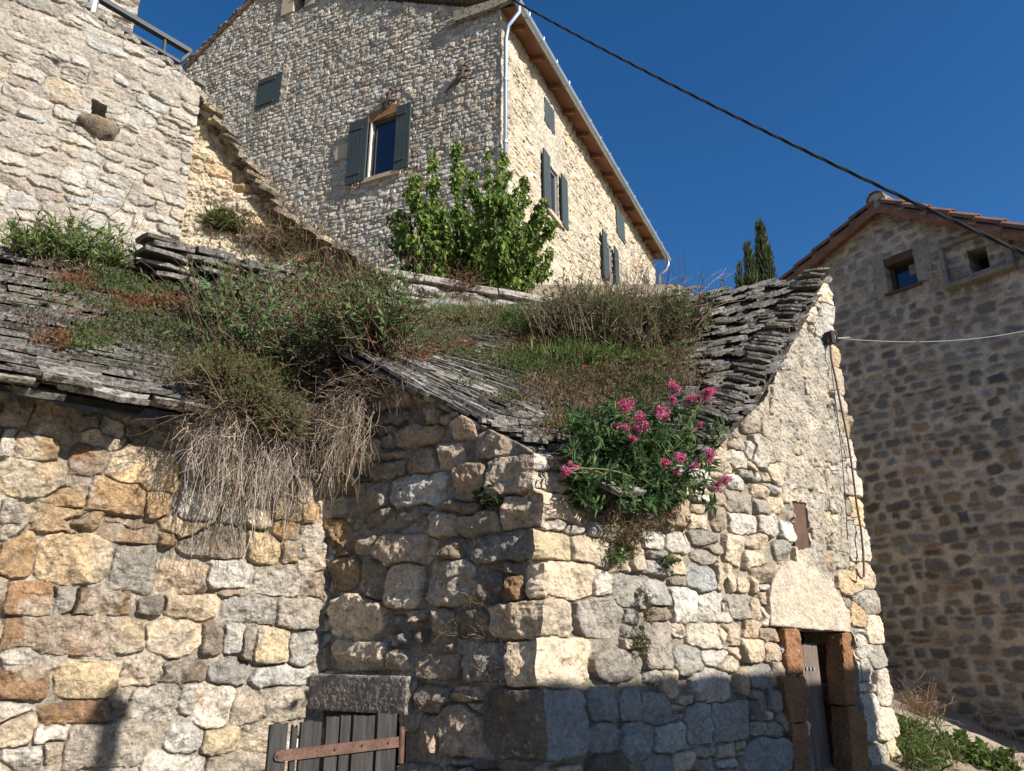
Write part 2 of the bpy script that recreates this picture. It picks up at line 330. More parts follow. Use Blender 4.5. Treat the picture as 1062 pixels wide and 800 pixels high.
# ------------------------------------------------------------------ ground
def lin_z(x, y):
    z = np.minimum(.12 - .33 * x + .246 * y, .1 + .13 * y)
    return np.clip(z, -1.5, 1.4)
def ground_z(x, y):
    z = lin_z(x, y) + .05 * fbm(x * .9, y * .9, 401)
    z = z - .4 * np.exp(-((x - 1.9) ** 2 + (y - 5.2) ** 2) / .8)
    hill = 4.3 + np.clip(y - 7.2, 0, 6.5) * .62
    k = sstep(7.15, 7.7, y) * sstep(2.55, 2.1, x - np.clip(y - 8, 0, 30) * .22) 
    return z * (1 - k) + hill * k
def spread(a, b, c, d, s, far):                                # fine in the middle, coarse towards the horizon
    m = np.arange(a, b, s); return np.concatenate([a - np.geomspace(far, 1.5, 14), m, b + np.geomspace(1.5, far, 14)])
gx = spread(-9, 12, 0, 0, .18, 500.); gy = spread(-12, 24, 0, 0, .2, 700.)
GX, GY = np.meshgrid(gx, gy, indexing='ij'); GZ = ground_z(GX, GY)
ii = np.arange(GX.size).reshape(GX.shape)
GQ = np.stack([ii[:-1, :-1], ii[1:, :-1], ii[1:, 1:], ii[:-1, 1:]], -1).reshape(-1, 4)
tag(obj('ground', np.stack([GX, GY, GZ], -1).reshape(-1, 3), GQ, 'ground', smooth=True), kind='structure')

# gravel path running down between the hut and the right house
pv = []; 
for i in range(41):
    t = i / 40.; c = np.array([4.35, 11.5]) * (1 - t) + np.array([5.55, 6.2]) * t
    for k in range(13):
        x, y = c[0] + (k / 12. - .5) * 1.9, c[1] + (k / 12. - .5) * .9; pv.append((x, y, float(ground_z(np.array(x), np.array(y))) + .02 + .015 * math.sin(k * 2.1 + i)))
pi = np.arange(41 * 13).reshape(41, 13)
tag(obj('gravel_path', pv, np.stack([pi[:-1, :-1], pi[:-1, 1:], pi[1:, 1:], pi[1:, :-1]], -1).reshape(-1, 4), 'gravel', smooth=True), kind='structure')

# ------------------------------------------------------------------ stone slab (lauze) roofs
def slab(mb, rng, P, X, Y, N, a, b, t, c):                     # irregular flat stone, a along the course, b up the slope
    k = 8; th = (np.arange(k) + rng.uniform(-.25, .25, k)) / k * 2 * np.pi
    r = 1 / (np.abs(np.cos(th)) ** 5 + np.abs(np.sin(th)) ** 5) ** .2 * rng.uniform(.85, 1.06, k)
    o = P + (np.cos(th) * r * a)[:, None] * X + (np.sin(th) * r * b)[:, None] * Y
    top = o + N * (t / 2 + rng.normal(0, t * .12, k))[:, None]; bot = o * .96 + P * .04 - N * (t / 2)
    V = np.concatenate([top, bot, [P + N * t * .55]]); F = [(i, (i + 1) % k, 2 * k) for i in range(k)]
    F += [((i + 1) % k, i, k + i, k + (i + 1) % k) for i in range(k)] + [tuple(range(2 * k - 1, k - 1, -1))]
    mb.add(V, F, c)
def coons(A, B, C, D, bulge=0.):                               # A bottom left, B bottom right, C top right, D top left
    def S(s, t):
        s = np.asarray(s, float)[..., None]; t = np.asarray(t, float)[..., None]
        return A * (1 - s) * (1 - t) + B * s * (1 - t) + C * s * t + D * (1 - s) * t + np.array([0, 0, 1.]) * bulge * 4 * s * (1 - s) * t
    return S
def frame(S, s, t):
    e = 1e-3; X = S(s + e, t) - S(s - e, t); Y = S(s, t + e) - S(s, t - e); N = np.cross(X, Y)
    return S(s, t), X / np.linalg.norm(X), Y / np.linalg.norm(Y), N / np.linalg.norm(N)
def onpatch(S, px, py, s0=-.1, s1=1.1):                        # the point of a roof seen at a pixel
    s, t = np.meshgrid(np.linspace(s0, s1, 160), np.linspace(-.15, 1.1, 160), indexing='ij'); q = proj(S(s, t)); d = ((q - [px, py]) ** 2).sum(-1)
    i = np.unravel_index(d.argmin(), d.shape); return s[i], t[i]
SLAB = [(.21, .195, .175), (.16, .15, .14), (.25, .235, .215), (.13, .12, .105), (.19, .17, .14), (.22, .21, .195)]
def slab_roof(name, S, parent, rng, rows, wr, th, bend=None, s0=0., s1=1., deck=.06, t0=0., tilt=.12, jit=.02, flat=0.):
    mb = MB(); n = 24
    ss, tt = np.meshgrid(np.linspace(.01, .99, n), np.linspace(.02, .99, n), indexing='ij'); pts = S(ss, tt) - np.array([0, 0, .05])
    V = np.concatenate([pts.reshape(-1, 3), (pts - np.array([0, 0, deck])).reshape(-1, 3)]); g = np.arange(n * n).reshape(n, n)
    q = np.stack([g[:-1, :-1], g[1:, :-1], g[1:, 1:], g[:-1, 1:]], -1).reshape(-1, 4)
    mb.add(V, [tuple(f) for f in q] + [tuple(f[::-1] + n * n) for f in q], (.06, .05, .04))
    Lx = np.linalg.norm(S(1, .5) - S(0, .5)); Ly = np.linalg.norm(S(.5, 1.) - S(.5, 0.)); dt = (1.04 - t0) / rows
    for j in range(int(rows * (1.5 if bend else 1)) + 1):
        s = s0 - rng.uniform(0, .05)
        while s < s1:
            w = rng.uniform(*wr); sm = s + w / 2 / Lx; t = t0 + j * dt + rng.normal(0, .1) * dt
            if bend: t += bend(sm)
            if -.03 < t < (.985 if bend else 1.03) and sm < s1 + .03:
                P, X, Y, N = frame(S, sm, t)
                if bend:
                    X2 = S(sm + .01, t + bend(sm + .01) - bend(sm)) - P; X = X2 / np.linalg.norm(X2); Y = np.cross(N, X)
                b = dt * Ly * rng.uniform(.85, 1.35); tk = th * rng.uniform(.6, 1.5); a = math.atan(th * 1.5 / (2 * b)) * .8 + rng.normal(0, .015) + (flat if not bend else flat * sstep(.35, .65, np.array(sm)) * sstep(1.02, .85, np.array(t)))
                Y2 = Y * math.cos(a) - N * math.sin(a); N2 = N * math.cos(a) + Y * math.sin(a); g = rng.normal(0, .015); X2 = X + N * g
                slab(mb, rng, P + N * (tk * .3 + rng.uniform(0, th * .5)) + Y * rng.normal(0, jit), X2, Y2, N2, w / 2 * 1.06, b, tk, np.array(SLAB[rng.integers(len(SLAB))]) * rng.uniform(.75, 1.25))
            s += w / Lx
    return mb.build(name, 'lauze', parent)

# ================================================================== the barn (left, sunlit)
def ztop_b(u): return 3.06 - .02 * u
barn = empty('stone_barn', BW.p(-1., .6), 'low barn of ochre and cream rubble stone under a mossy stone slab roof', 'barn')
TB = traced(BW, '''0|530|2.95|P120,70,340,220 O0,60,105,200 O80,0,320,58 B310,28,485,92 G345,110,475,245 O490,60,550,105 T555,45,755,140 P765,65,860,160 O862,85,915,155 C918,95,990,180 T480,160,635,250 W637,150,775,235 W770,190,920,262 T922,185,1000,262 B20,220,165,315 G170,235,230,310 B232,250,395,320 K430,265,505,320 C512,255,672,330 G680,265,840,345 G842,265,990,360 B0,325,325,435 P345,340,440,435 C445,335,620,445 K622,335,680,435 G685,345,750,435 K742,350,780,460 Y780,360,880,460 G882,372,965,475 W5,405,110,475 B0,478,140,575 Y178,462,368,572 C370,440,495,528 K495,465,630,530 G640,458,775,535 W780,470,965,540 B130,590,330,655 W400,535,545,645 W547,530,600,615 W590,530,715,662 T690,560,810,655 C812,530,962,635 C0,620,100,725 W100,665,230,715 G185,655,440,785 W515,655,615,740 Y615,665,730,740 C740,645,830,735 W0,730,150,800 W440,740,620,830 C130,700,190,790 T640,750,720,830
0|380|4.425|T0,160,150,285 T145,165,340,335 W0,290,68,420 O75,305,265,440 B325,360,485,500 C390,300,565,385 G390,215,470,298 W455,225,570,330 K575,265,690,345 Y500,375,820,570 P0,430,290,600 O200,560,390,640 O415,510,670,670 O675,570,780,690 W830,520,1000,720 T0,620,110,715 O120,645,420,760 B460,700,730,790 P740,700,960,796 T0,720,90,800 G700,350,800,372 W830,380,990,510 T1000,520,1130,640 G1010,650,1120,720 W1010,400,1140,510 T1140,420,1260,520 G1140,530,1250,640 C1140,650,1240,740 T1260,500,1360,600 P1260,610,1380,700 O1250,710,1370,800 T1380,520,1440,620 O1390,640,1470,720''')
rg = np.random.default_rng(3)
cb = courses(-3.6, .12, .4, 3.2, (.13, .22), (.16, .42), rg, pal='OPTCWG')
cb2 = courses(-3.6, .12, .4, 3.2, (.06, .1), (.07, .16), rg, pal='TCWG')
sb = TB + fill(TB, cb, .25); sb = sb + fill(sb, cb2, .12)
top = [(-3.6, 3.12), (.08, 3.02)]
bo, _ = stone_wall('wall', BW, [(-3.6, .45), (.08, .45), (.08, 2.82), (-1., 2.83), (-3.6, 2.85)], sb, .006, 'rubble', barn, mortar=(.36, .315, .25), hs=.03, rec=.026, rnd=.007, pw=8, crease=1.1, gap=.004, warp=.016, warpf=8, seed=11, rough=.011,
    plasters=[(lambda U, Z: sstep(.16, .3, fbm(U * 4.5, Z * 4.5, 133)), (.4, .36, .3), .55, .016)])
# end and back walls keep daylight out from under the slabs
mb = MB(); mb.wbox(BW, -3.7, -3.3, .4, 3.1, -3.2, -.36, (.3, .25, .2)); mb.build('end_wall', 'rubble', barn)

EA = BW.hit(-60, 369, .3); EB = BW.hit(372, 447, .2)
TR = at(400, 330, 7.1); TL = TW.p(-.65, 4.37, .05)
SB = coons(EA, EB, TR, TL)
rg = np.random.default_rng(5)
slab_roof('roof', SB, barn, rg, 38, (.16, .5), .02, s0=-.05, s1=1.02, flat=.16)
mb = MB()                                                     # ragged layers of eave slabs, colour lightened to read as sunlit edges
for lay, (dn, up_, wd) in enumerate(((.085, .06, .3), (.05, .02, .34), (.02, -.02, .4), (-.005, .03, .3))):
    s = -.03
    while s < .98:
        P, X, Y, N = frame(SB, s + .06, .02); w = rg.uniform(.5, 1.4) * wd
        if rg.random() < (.6, .85, .95, .8)[lay]: slab(mb, rg, P - N * dn + Y * (up_ + rg.normal(0, .035)) + N * rg.normal(0, .006), X + N * rg.normal(0, .03), Y * .99 - N * rg.uniform(.02, .14), N, w / 2, rg.uniform(.12, .2), rg.uniform(.02, .04), np.array(SLAB[rg.integers(6)]) * rg.uniform(1.2, 2.))
        s += w * .86 / np.linalg.norm(EB - EA)
mb.build('eave', 'lauze', barn)

# ================================================================== the hut
hut = empty('stone_hut', RW.p(0, .6), 'small stone hut with pale corner stones, stone slab roof and low doorway', 'hut')
TRW = traced(RW, '''540|400|5.31|C65,470,265,590 C90,590,350,780
340|530|2.95|W645,0,785,62 Y640,60,750,150 C752,80,865,165 C655,155,812,266 C660,270,748,383 C660,390,803,535 g660,545,785,755
560|550|5.31|W300,235,390,360 G395,255,600,425 G560,280,700,420 G210,365,455,590 G465,430,545,510 T605,420,705,500 W735,310,875,505 T725,240,810,310 g815,195,955,345 C960,175,1062,340 W880,340,1045,505 C820,510,1045,660 G575,510,725,765 G750,635,895,796 G300,665,550,830 W710,20,835,120 W570,10,670,100 W900,650,1062,750 W590,770,660,830 G850,120,970,185 T915,65,1000,135
740|550|5.31|C15,175,110,340 C60,30,165,190 C165,115,270,205 C180,20,300,90 C110,265,210,345 W0,345,80,500 G75,360,205,485 C205,250,240,340 C210,380,265,495 G340,65,405,160 C0,510,85,650 C90,520,155,640 C180,500,255,595 T255,535,355,610 C175,600,275,725 C275,615,360,725 C75,645,150,710 C0,670,130,770 Y570,110,650,215 C530,0,600,60 C650,20,740,120 Y690,230,830,355 W840,10,900,160 W830,165,920,355 Y770,400,850,525 C870,365,945,520 Y855,545,925,705 W780,580,830,700 W830,720,985,850
740|400|5.31|C250,205,350,310 C350,250,420,340 W215,280,330,445 W160,310,230,400 W75,365,170,450 G90,585,220,700 G225,625,305,715 C305,620,370,700 C220,550,295,620 T100,280,170,350 T170,180,245,255 Y200,100,270,190 T0,600,85,660 T0,670,60,800 W700,90,775,255 W715,260,800,380 W680,-60,760,85 W720,390,815,520 W740,530,870,660 W760,670,880,800
702|530|2.95|W50,480,160,585 g20,590,115,710 g115,585,220,700 g210,695,345,810 G225,640,265,685 G270,650,330,690 K220,580,265,640 C630,500,680,640 W600,640,690,760 W560,560,620,700 W560,720,640,800
340|530|2.95|g790,650,900,740 g800,540,885,645 g890,550,960,640 g905,650,1000,760 g965,560,1040,650 K800,745,920,830''')
for t_ in TRW:
    if t_[0] - t_[2] < .05: e_ = t_[0] + t_[2]; t_[0], t_[2] = (e_ - .05) / 2, (e_ + .05) / 2
rg = np.random.default_rng(21)
cr = courses(-.02, 3.8, .4, 5., (.11, .19), (.13, .3), rg, pal='CWTG', wts=[.4, .3, .15, .15]); cr2 = courses(-.02, 3.8, .4, 5., (.05, .09), (.06, .14), rg, pal='CWTG', wts=[.4, .3, .15, .15])
apexu, apexz = RW.uv(859, 290); bu = RW.uv(905, 660)[0]
rq = []; z = .4; k = 0; edge = [(3.79, .4)]
while z < apexz - .12:
    h_ = rg.uniform(.16, .3); w_ = (.22 if k % 2 else .34) * rg.uniform(.85, 1.15); ue = 3.775 - .022 * (z - .4) + rg.uniform(-.02, .02); rq.append([ue - w_ / 2 + .02, z + h_ / 2, w_ / 2 + .02, h_ / 2, 0, 'WCWWY'[rg.integers(5)]])
    edge += [(ue - .012, z + .006), (ue + .004, z + h_ * .3), (ue + .004, z + h_ * .7), (ue - .012, z + h_ - .006)]; z += h_; k += 1
TRW = [t_ for t_ in TRW if t_[0] < 3.48] + rq
sr = TRW + fill(TRW, cr, .25); sr = sr + fill(sr, cr2, .12)
polyR = [(0., .4)] + edge + [(apexu + .02, apexz), (apexu - .05, apexz + .02), RW.uv(790, 415), RW.uv(745, 462), RW.uv(690, 500), RW.uv(600, 480), RW.uv(575, 470), (0., RW.uv(558, 470)[1])]
dz0 = RW.uv(850, 656)[1]; du0, du1 = RW.uv(826, 655)[0], RW.uv(880, 655)[0]
doorH = [(du0, .3), (du1 + .03, .3), (du1 + .03, dz0 + .01), (du0, dz0 + .01)]
sl = [RW.uv(819, 520), RW.uv(834, 522), RW.uv(839, 568), RW.uv(825, 571)]
nl, nr_ = LW.n, RW.n; bis = (nl + nr_) / (1 + nl @ nr_)
_qz = np.array([RW.uv(560, y)[1] for y in (468, 512, 548, 582, 621, 661, 713, 790)])
def hcor(z):
    d = np.abs(np.asarray(z)[..., None] - _qz).min(-1); t = np.clip(d / .03, 0, 1); return .042 * np.sqrt(1 - (1 - t) ** 2) - .016 + .05 * fbm(np.asarray(z) * 6, np.asarray(z) * 0 + 3, 611, 2) + .02 * fbm(np.asarray(z) * 30, np.asarray(z) * 0 + 3, 631, 3)
_qs = np.array([-.02, -.028, .012, -.03, .022, .012, -.018, .02])
def cshift(z):
    i = np.clip(np.searchsorted(-_qz, -np.asarray(z)), 0, 7); return _qs[i] + .02 * fbm(np.asarray(z) * 12, np.asarray(z) * 0 + 5, 641, 3)
rend = lambda U, Z: sstep(.0, .3, 1.2 - np.hypot((U - 2.98) / .66, (Z - (3.25)) / 1.05) + .55 * fbm(U * 3.3, Z * 3.3, 171)) * sstep(-.34, -.05, fbm(U * 9, Z * 5, 177) + .1) * sstep(3.66, 3.5, U)
lowr = lambda U, Z: sstep(-.05, .2, fbm(U * 4, Z * 4, 178)) * sstep(3.2, 3.35, U) * sstep(3.6, 3.5, U)
stone_wall('wall', RW, polyR, sr, .006, 'pale', hut, mortar=(.3, .255, .2), hs=.026, rec=.03, rnd=.006, pw=8, crease=1., gap=.003, warp=.013, warpf=9, seed=12, rough=.01, holes=[doorH, sl], mitre=(0., bis), hc=hcor, shift=cshift, thick=.4,
    plasters=[(rend, (.42, .375, .305), .9, .022), (lowr, (.42, .4, .35), .7, .02)])
TLW = traced(LW, '''340|400|4.085|T300,170,475,250 T240,280,320,318 T190,320,325,395 T330,270,450,375 V475,250,570,345 V540,130,630,225 V635,190,760,300 W265,375,490,515 V545,335,680,490 V680,310,868,470 G160,405,250,525 G170,515,285,620 G290,510,425,625 C430,535,550,635 T555,545,720,630 T490,495,640,550 V745,460,888,605 T200,630,470,760 T475,640,570,735 G625,620,862,745 T100,620,185,700 O0,570,100,725 T70,530,165,610 G220,100,330,170
340|530|2.95|T60,0,120,60 G125,0,210,65 G215,0,305,70 O0,50,70,135 T70,65,145,130 P0,130,90,240 T105,150,170,280 C180,155,285,300 T315,150,455,290 B545,200,590,275 K460,190,540,280 V600,155,657,265 C495,280,662,390 T320,300,380,385 K390,310,490,385 C245,305,295,335 C0,255,180,390 C20,400,180,495 G405,405,550,520 T270,440,400,510 V555,400,664,540 T185,430,245,495 K475,545,660,760 T345,590,465,745 T420,585,485,630 T275,540,365,620 T380,540,470,585 T275,620,350,740''')
for t_ in TLW:
    if t_[0] + t_[2] > -.06: e_ = t_[0] - t_[2]; t_[0], t_[2] = (e_ + .05) / 2, (.05 - e_) / 2; t_[5] = 'C' if t_[5] == 'V' else t_[5]
rg = np.random.default_rng(22)
cl = courses(-2.4, .02, .4, 3.6, (.12, .2), (.14, .32), rg, pal='TGCO', wts=[.5, .2, .2, .1]); cl2 = courses(-2.4, .02, .4, 3.6, (.05, .09), (.06, .14), rg, pal='TGK')
slw = TLW + fill(TLW, cl, .25); slw = slw + fill(slw, cl2, .12)
oL = [LW.uv(337, 737), LW.uv(418, 739)]
polyL = [(-2.3, .4), (0., .4), (0., LW.uv(558, 470)[1]), LW.uv(520, 452), LW.uv(460, 420), LW.uv(415, 400), (-1.3, 3.3), (-2.3, 3.4)]
doorL = [(oL[0][0], .3), (oL[1][0], .3), oL[1], (oL[0][0], oL[1][1])]
stone_wall('wall', LW, polyL, slw, .006, 'rubble', hut, mortar=(.3, .26, .22), hs=.042, rec=.03, rnd=.007, pw=8, crease=1.1, gap=.006, warp=.014, warpf=9, seed=13, rough=.011, holes=[doorL], mitre=(0., bis), hc=hcor, shift=cshift, thick=.4, tilt=.45)
# back walls
bk = [RW.p(3.45, 0, -.3), at(735, 330, 7.5), at(470, 330, 7.6), at(380, 340, 7.4), LW.p(-2.2, 0)]
mb = MB()
for a, b in zip(bk[:-1], bk[1:]):
    d = b - a; d[2] = 0; nn = np.array([-d[1], d[0], 0]); nn = nn / np.linalg.norm(nn); a2 = a.copy(); a2[2] = .4
    mb.box(a2 - nn * .18, d, nn * .18, (0, 0, 3.7), (.35, .3, .24))
mb.build('back_wall', 'pale', hut)
# roof
E1 = RW.hit(622, 492, .12); E2 = LW.hit(385, 374, .16); RB = RW.hit(862, 282, .05); RF = at(396, 330, 7.1)
VP = np.array([E1, RW.hit(682, 487, .1), RW.hit(740, 459, .09), RW.hit(787, 408, .08), RW.hit(824, 346, .06), RB]); VT = np.array([0, .13, .32, .56, .8, 1.])
VQ = np.array([np.interp(np.linspace(-.2, 1.2, 281), VT, VP[:, k]) for k in range(3)]).T
for _ in range(60): VQ[1:-1] = (VQ[:-2] + 2 * VQ[1:-1] + VQ[2:]) / 4
d0, d1 = (VP[1] - VP[0]) / .13, (VP[5] - VP[4]) / .2
def verge(t):
    t = np.asarray(t, float)[..., None]; q = np.concatenate([np.interp(t, np.linspace(-.2, 1.2, 281), VQ[:, k]) for k in range(3)], -1)
    return np.where(t < 0, E1 + d0 * t, np.where(t > 1, RB + d1 * (t - 1), q))
def SHt(s, t):
    s, t = np.broadcast_arrays(np.asarray(s, float), np.asarray(t, float)); a, b = s[..., None], t[..., None]
    Lf = E2 + (RF - E2) * b; Rt = verge(t); Bo = E2 + (E1 - E2) * a; To = RF + (RB - RF) * a
    k = np.clip(a, 0, 1.2) ** 1.6
    return E2 * (1 - a) * (1 - b) + E1 * a * (1 - b) + RB * a * b + RF * (1 - a) * b + (Rt - (E1 + (RB - E1) * b)) * k
rg = np.random.default_rng(6)
slab_roof('roof', SHt, hut, rg, 66, (.1, .3), .018, bend=lambda s: .34 * max(0., (s - .55) / .45) ** 1.2 - .36, s1=.965, s0=-.06, flat=.3)
mb = MB(); n = 0
for i in range(13):                                            # big lichened slabs along the verge above the shaded wall
    for k in range(3):
        s = -.04 + i * .085 + rg.uniform(-.02, .02); P, X, Y, N = frame(SHt, s, .015 + .07 * k)
        if s > 1.: continue
        slab(mb, rg, P - N * (.04 - .025 * k) - Y * .03, X, Y * .99 - N * .08, N, rg.uniform(.13, .24), rg.uniform(.1, .16), .032, np.array((.27, .255, .23)) * rg.uniform(.75, 1.25))
for i in range(22, 90):                                        # verge slabs on the door gable
    t = i / 88.; P, X, Y, N = frame(SHt, 1.0, t)
    slab(mb, rg, P - np.array([0, 0, rg.uniform(.0, .05)]) - X * (rg.uniform(.145, .18) + .05 * max(0, t - .7)), X, np.cross((0, 0, 1.), X), np.array([0, 0, 1.]), rg.uniform(.09, .16), rg.uniform(.07, .13), .016, np.array(SLAB[rg.integers(6)]) * rg.uniform(.8, 1.3))
mb.build('verge', 'lauze', hut)

# doorway in the sunlit gable
mb = MB(); mb.wbox(RW, du0 - .1, du1 + .1, .2, dz0 + .1, -1.5, -1.45); mb.wbox(RW, du0 - .12, du0 - .06, .2, dz0 + .1, -1.45, -.42); mb.wbox(RW, du1 + .06, du1 + .12, .2, dz0 + .1, -1.45, -.42); mb.wbox(RW, du0 - .1, du1 + .1, dz0 + .06, dz0 + .12, -1.45, -.42)
mb.build('passage', 'void', hut)
def wpoly(w, px): return np.array([w.hit(x, y) for x, y in px])
mb = MB(); mb.prism(wpoly(RW, [(795, 649), (835, 653), (877, 656), (876, 641), (871, 625), (862, 611), (852, 600), (843, 590), (838, 586), (833, 589), (826, 584), (815, 581), (805, 588), (797, 600), (793, 620)]) - RW.n * .2, RW.n * .245)
lin = mb.build('lintel', 'lintel', hut)
roughen(lin, .011, .009, .09)
for px in ([(808, 652), (824, 653), (829, 700), (812, 700)], [(805, 701), (830, 701), (832, 748), (815, 750)], [(815, 751), (832, 749), (834, 800), (838, 860), (822, 860)],
           [(868, 657), (877, 656), (883, 731), (872, 731)], [(874, 733), (884, 732), (893, 748), (896, 800), (900, 860), (882, 860)]):
    mb = MB(); mb.prism(wpoly(RW, px) - RW.n * .1, RW.n * .145); j = mb.build('door_jamb', 'redstone', hut); roughen(j, .009, .013, .07)
mb = MB(); rg = np.random.default_rng(33)                       # rough stone of the right reveal
for i in range(60):
    z = rg.uniform(.5, dz0 - .03); h = -rg.uniform(.12, .8); P = RW.p(du1 + .035, z, h)
    slab(mb, rg, P, RW.n, np.array([0, 0, 1.]), -RW.u, rg.uniform(.05, .1), rg.uniform(.04, .08), rg.uniform(.05, .12), np.array((.25, .12, .06)) * rg.uniform(.6, 1.1))
mb.build('reveal', 'redstone', hut)
a_, b_ = [RW.uv(x, 700, -.13)[0] for x in (824, 851)]
DD = Wall(RW.p(a_ - .05, 0, -.13)[:2], 50); mb = MB(); dw_ = (b_ - a_ + .05) / 2
for k in range(2): mb.wbox(DD, dw_ * k, dw_ * (k + 1) - .006, .45, dz0 - .075, -.03, 0.)
leaf = mb.build('door', 'doorwood', hut)
for k in range(5):
    mb = MB(); p = DD.p(.11 + k * .05, 1.44, .0); mb.prism([p + DD.u * .011 * math.cos(a) + np.array([0, 0, .014 * math.sin(a)]) for a in np.arange(6) * math.pi / 3], DD.n * .012); mb.build('stud', 'greycable', leaf)
mb = MB(); mb.prism(np.array([RW.p(u, z, -.05) for u, z in sl]), RW.n * .055); mb.build('slit_panel', 'brownwood', hut)

# concrete lintel and plank door on the shaded side
mb = MB(); a, b = LW.uv(329, 719), LW.uv(430, 719); z1, z0 = LW.uv(380, 700)[1], LW.uv(380, 738)[1]
mb.wbox(LW, a[0], b[0], z0, z1, -.3, .075); cl_ = mb.build('lintel', 'concrete', hut); roughen(cl_, .01, .004, .03)
mb = MB(); mb.wbox(LW, oL[0][0] - .1, oL[1][0] + .1, .2, z0 + .1, -1.2, -1.15); mb.wbox(LW, oL[0][0] - .1, oL[0][0] - .05, .2, z0 + .1, -1.15, -.42); mb.wbox(LW, oL[1][0] + .05, oL[1][0] + .1, .2, z0 + .1, -1.15, -.42); mb.wbox(LW, oL[0][0] - .1, oL[1][0] + .1, z0 + .05, z0 + .1, -1.15, -.42); mb.build('passage', 'void', hut)
PH = LW.hit(414, 745, .09); DW = Wall(PH[:2], 58)
mb = MB()
for x0, x1, yt in ((280, 299, 750), (303, 309, 753), (312, 334, 748), (338, 352, 743), (353, 364, 742), (366, 389, 741), (391, 412, 739)):
    (ua, _), (ub, zt) = DW.uv(x0, 760), DW.uv(x1, yt)
    n = 5; us = np.linspace(ua, ub, n); tp = [DW.p(u, zt + .006 * math.sin(u * 190) - (.004 if i % 2 else 0)) for i, u in enumerate(us)]
    mb.prism(np.array([DW.p(ua, .75), DW.p(ub, .75)] + tp[::-1]) - DW.n * .03, DW.n * .032)
dr = mb.build('plank_door', 'greywood', hut)
mb = MB(); mb.prism(np.array([DW.hit(x, y, .006) for x, y in ((285, 789), (284, 785), (286, 780), (290, 778), (413, 764), (413, 775), (291, 790))]), DW.n * .008)
st = mb.build('strap_hinge', 'rust', dr)
for x, y, r_, l_ in ((288, 784, .007, .008), (348, 777, .007, .008), (376, 773, .007, .008), (403, 770, .007, .008), (329, 779, .004, .003), (367, 774, .004, .003)):
    c = DW.hit(x, y, .014); mb = MB(); mb.tube([c, c + DW.n * l_], r_, 8); mb.build('rivet', 'iron', st)
mb = MB(); mb.tube([DW.p(.02, z, .0) for z in (1.0, 1.18)], .017, 10); mb.build('hinge_pin', 'rust', dr)
# ================================================================== terrace house, upper left
ter = empty('terrace_house', TW.p(0, 3.6), 'pale limestone terrace house wall with small spout niche, upper left', 'house')
rg = np.random.default_rng(41)
st_ = courses(-1.7, 1.3, 3.5, 7.4, (.07, .16), (.14, .36), rg, pal='CWTV', wts=[.4, .3, .15, .15], jit=.2)
PAL2 = dict(PAL)
PAL.update(C=(.42, .375, .31), W=(.46, .425, .375), T=(.345, .3, .25), V=(.38, .33, .28))
nz = [TW.uv(95, 103), TW.uv(111, 110), TW.uv(109, 129), TW.uv(94, 122)]
stone_wall('wall', TW, [(-1.7, 3.5), (1.26, 3.5), (1.25, 5.1), (1.235, 6.62), (.6, 6.77), (.09, 6.92), (-1.7, 7.35)], st_, .009, 'pale', ter, mortar=(.37, .33, .28), hs=.02, rec=.009, rnd=.008, gap=.004, ext=.002, warp=.028, warpf=6, pw=3.5, seed=14, rough=.009, holes=[nz], thick=.5, cvar=.07, blend=.014, plasters=[(lambda U, Z: sstep(.0, .2, fbm(U * 2.6, Z * 4, 143)), (.37, .335, .285), .5, .006)])
mb = MB(); mb.wbox(TW, .3, .6, 5.8, 6.15, -.5, -.49); mb.build('niche', 'void', ter)
mb = MB(); c = TW.hit(102, 129, .0); V = []; F = []
n, k = 10, 7                                                    # the half-bowl spout stone
for i in range(k):
    f = i / (k - 1.); r = .135 * math.sin(f * math.pi / 2) ** .7 + .01
    for j in range(n): a = j / (n - 1.) * math.pi; V.append(c - np.array([0, 0, .16 * (1 - f)]) + TW.u * r * math.cos(a) * 1.15 + TW.n * r * math.sin(a) * .9 + rg.normal(0, .006, 3))
F = [(i * n + j, i * n + j + 1, (i + 1) * n + j + 1, (i + 1) * n + j) for i in range(k - 1) for j in range(n - 1)]; F.append(tuple((k - 1) * n + j for j in range(n)))
mb.add(V, F, (.2, .16, .11)); mb.build('spout', 'coping', ter, True)
mb = MB()
for i in range(16):                                             # thin coping stones along the terrace edge
    u = -1.0 + i * .145; z = 6.92 - .3 * (u - .09) / 1.14 + .02; slab(mb, rg, TW.p(u, z, -.2), TW.u, -TW.n, np.array([0, 0, 1.]), .1, .24, .045, np.array((.36, .33, .28)) * rg.uniform(.8, 1.15))
mb.build('coping', 'lauze', ter)
pl_ = empty('stone_pillar', TW.p(.2, 6.9, -.9), 'sunlit stone pillar rising behind the terrace railing', 'pillar')
PLW = Wall(TW.p(.0, 0, -.75)[:2], 50)
pu = [PLW.uv(x, 20)[0] for x in (104, 139)]
stone_wall('wall', PLW, [(-.6, 6.6), (pu[1], 6.6), (pu[1] + .02, 7.9), (pu[1] + .06, 9), (-.6, 9)], courses(-.7, 1.2, 6.5, 9, (.07, .13), (.12, .26), rg, pal='CWT'), .01, 'pale', pl_, mortar=(.5, .44, .35), hs=.03, rec=.02, seed=15, thick=.5)
rail = empty('metal_railing', TW.hit(92, 10, -.08), 'grey steel railing along the terrace edge', 'railing')
def rbar(name, a, b, r, m='steel'):
    mb = MB(); mb.tube([a, b], r, 10); return mb.build(name, m, rail, False)
ra, rb = TW.hit(60, -24, -.08), TW.hit(198, 57, -.08)
mb = MB(); d = rb - ra; mb.box(ra - TW.n * .03, d, TW.n * .06, (0, 0, .045)); mb.build('handrail', 'steel', rail)
la, lb = TW.hit(60, -6, -.08), TW.hit(186, 67, -.08)
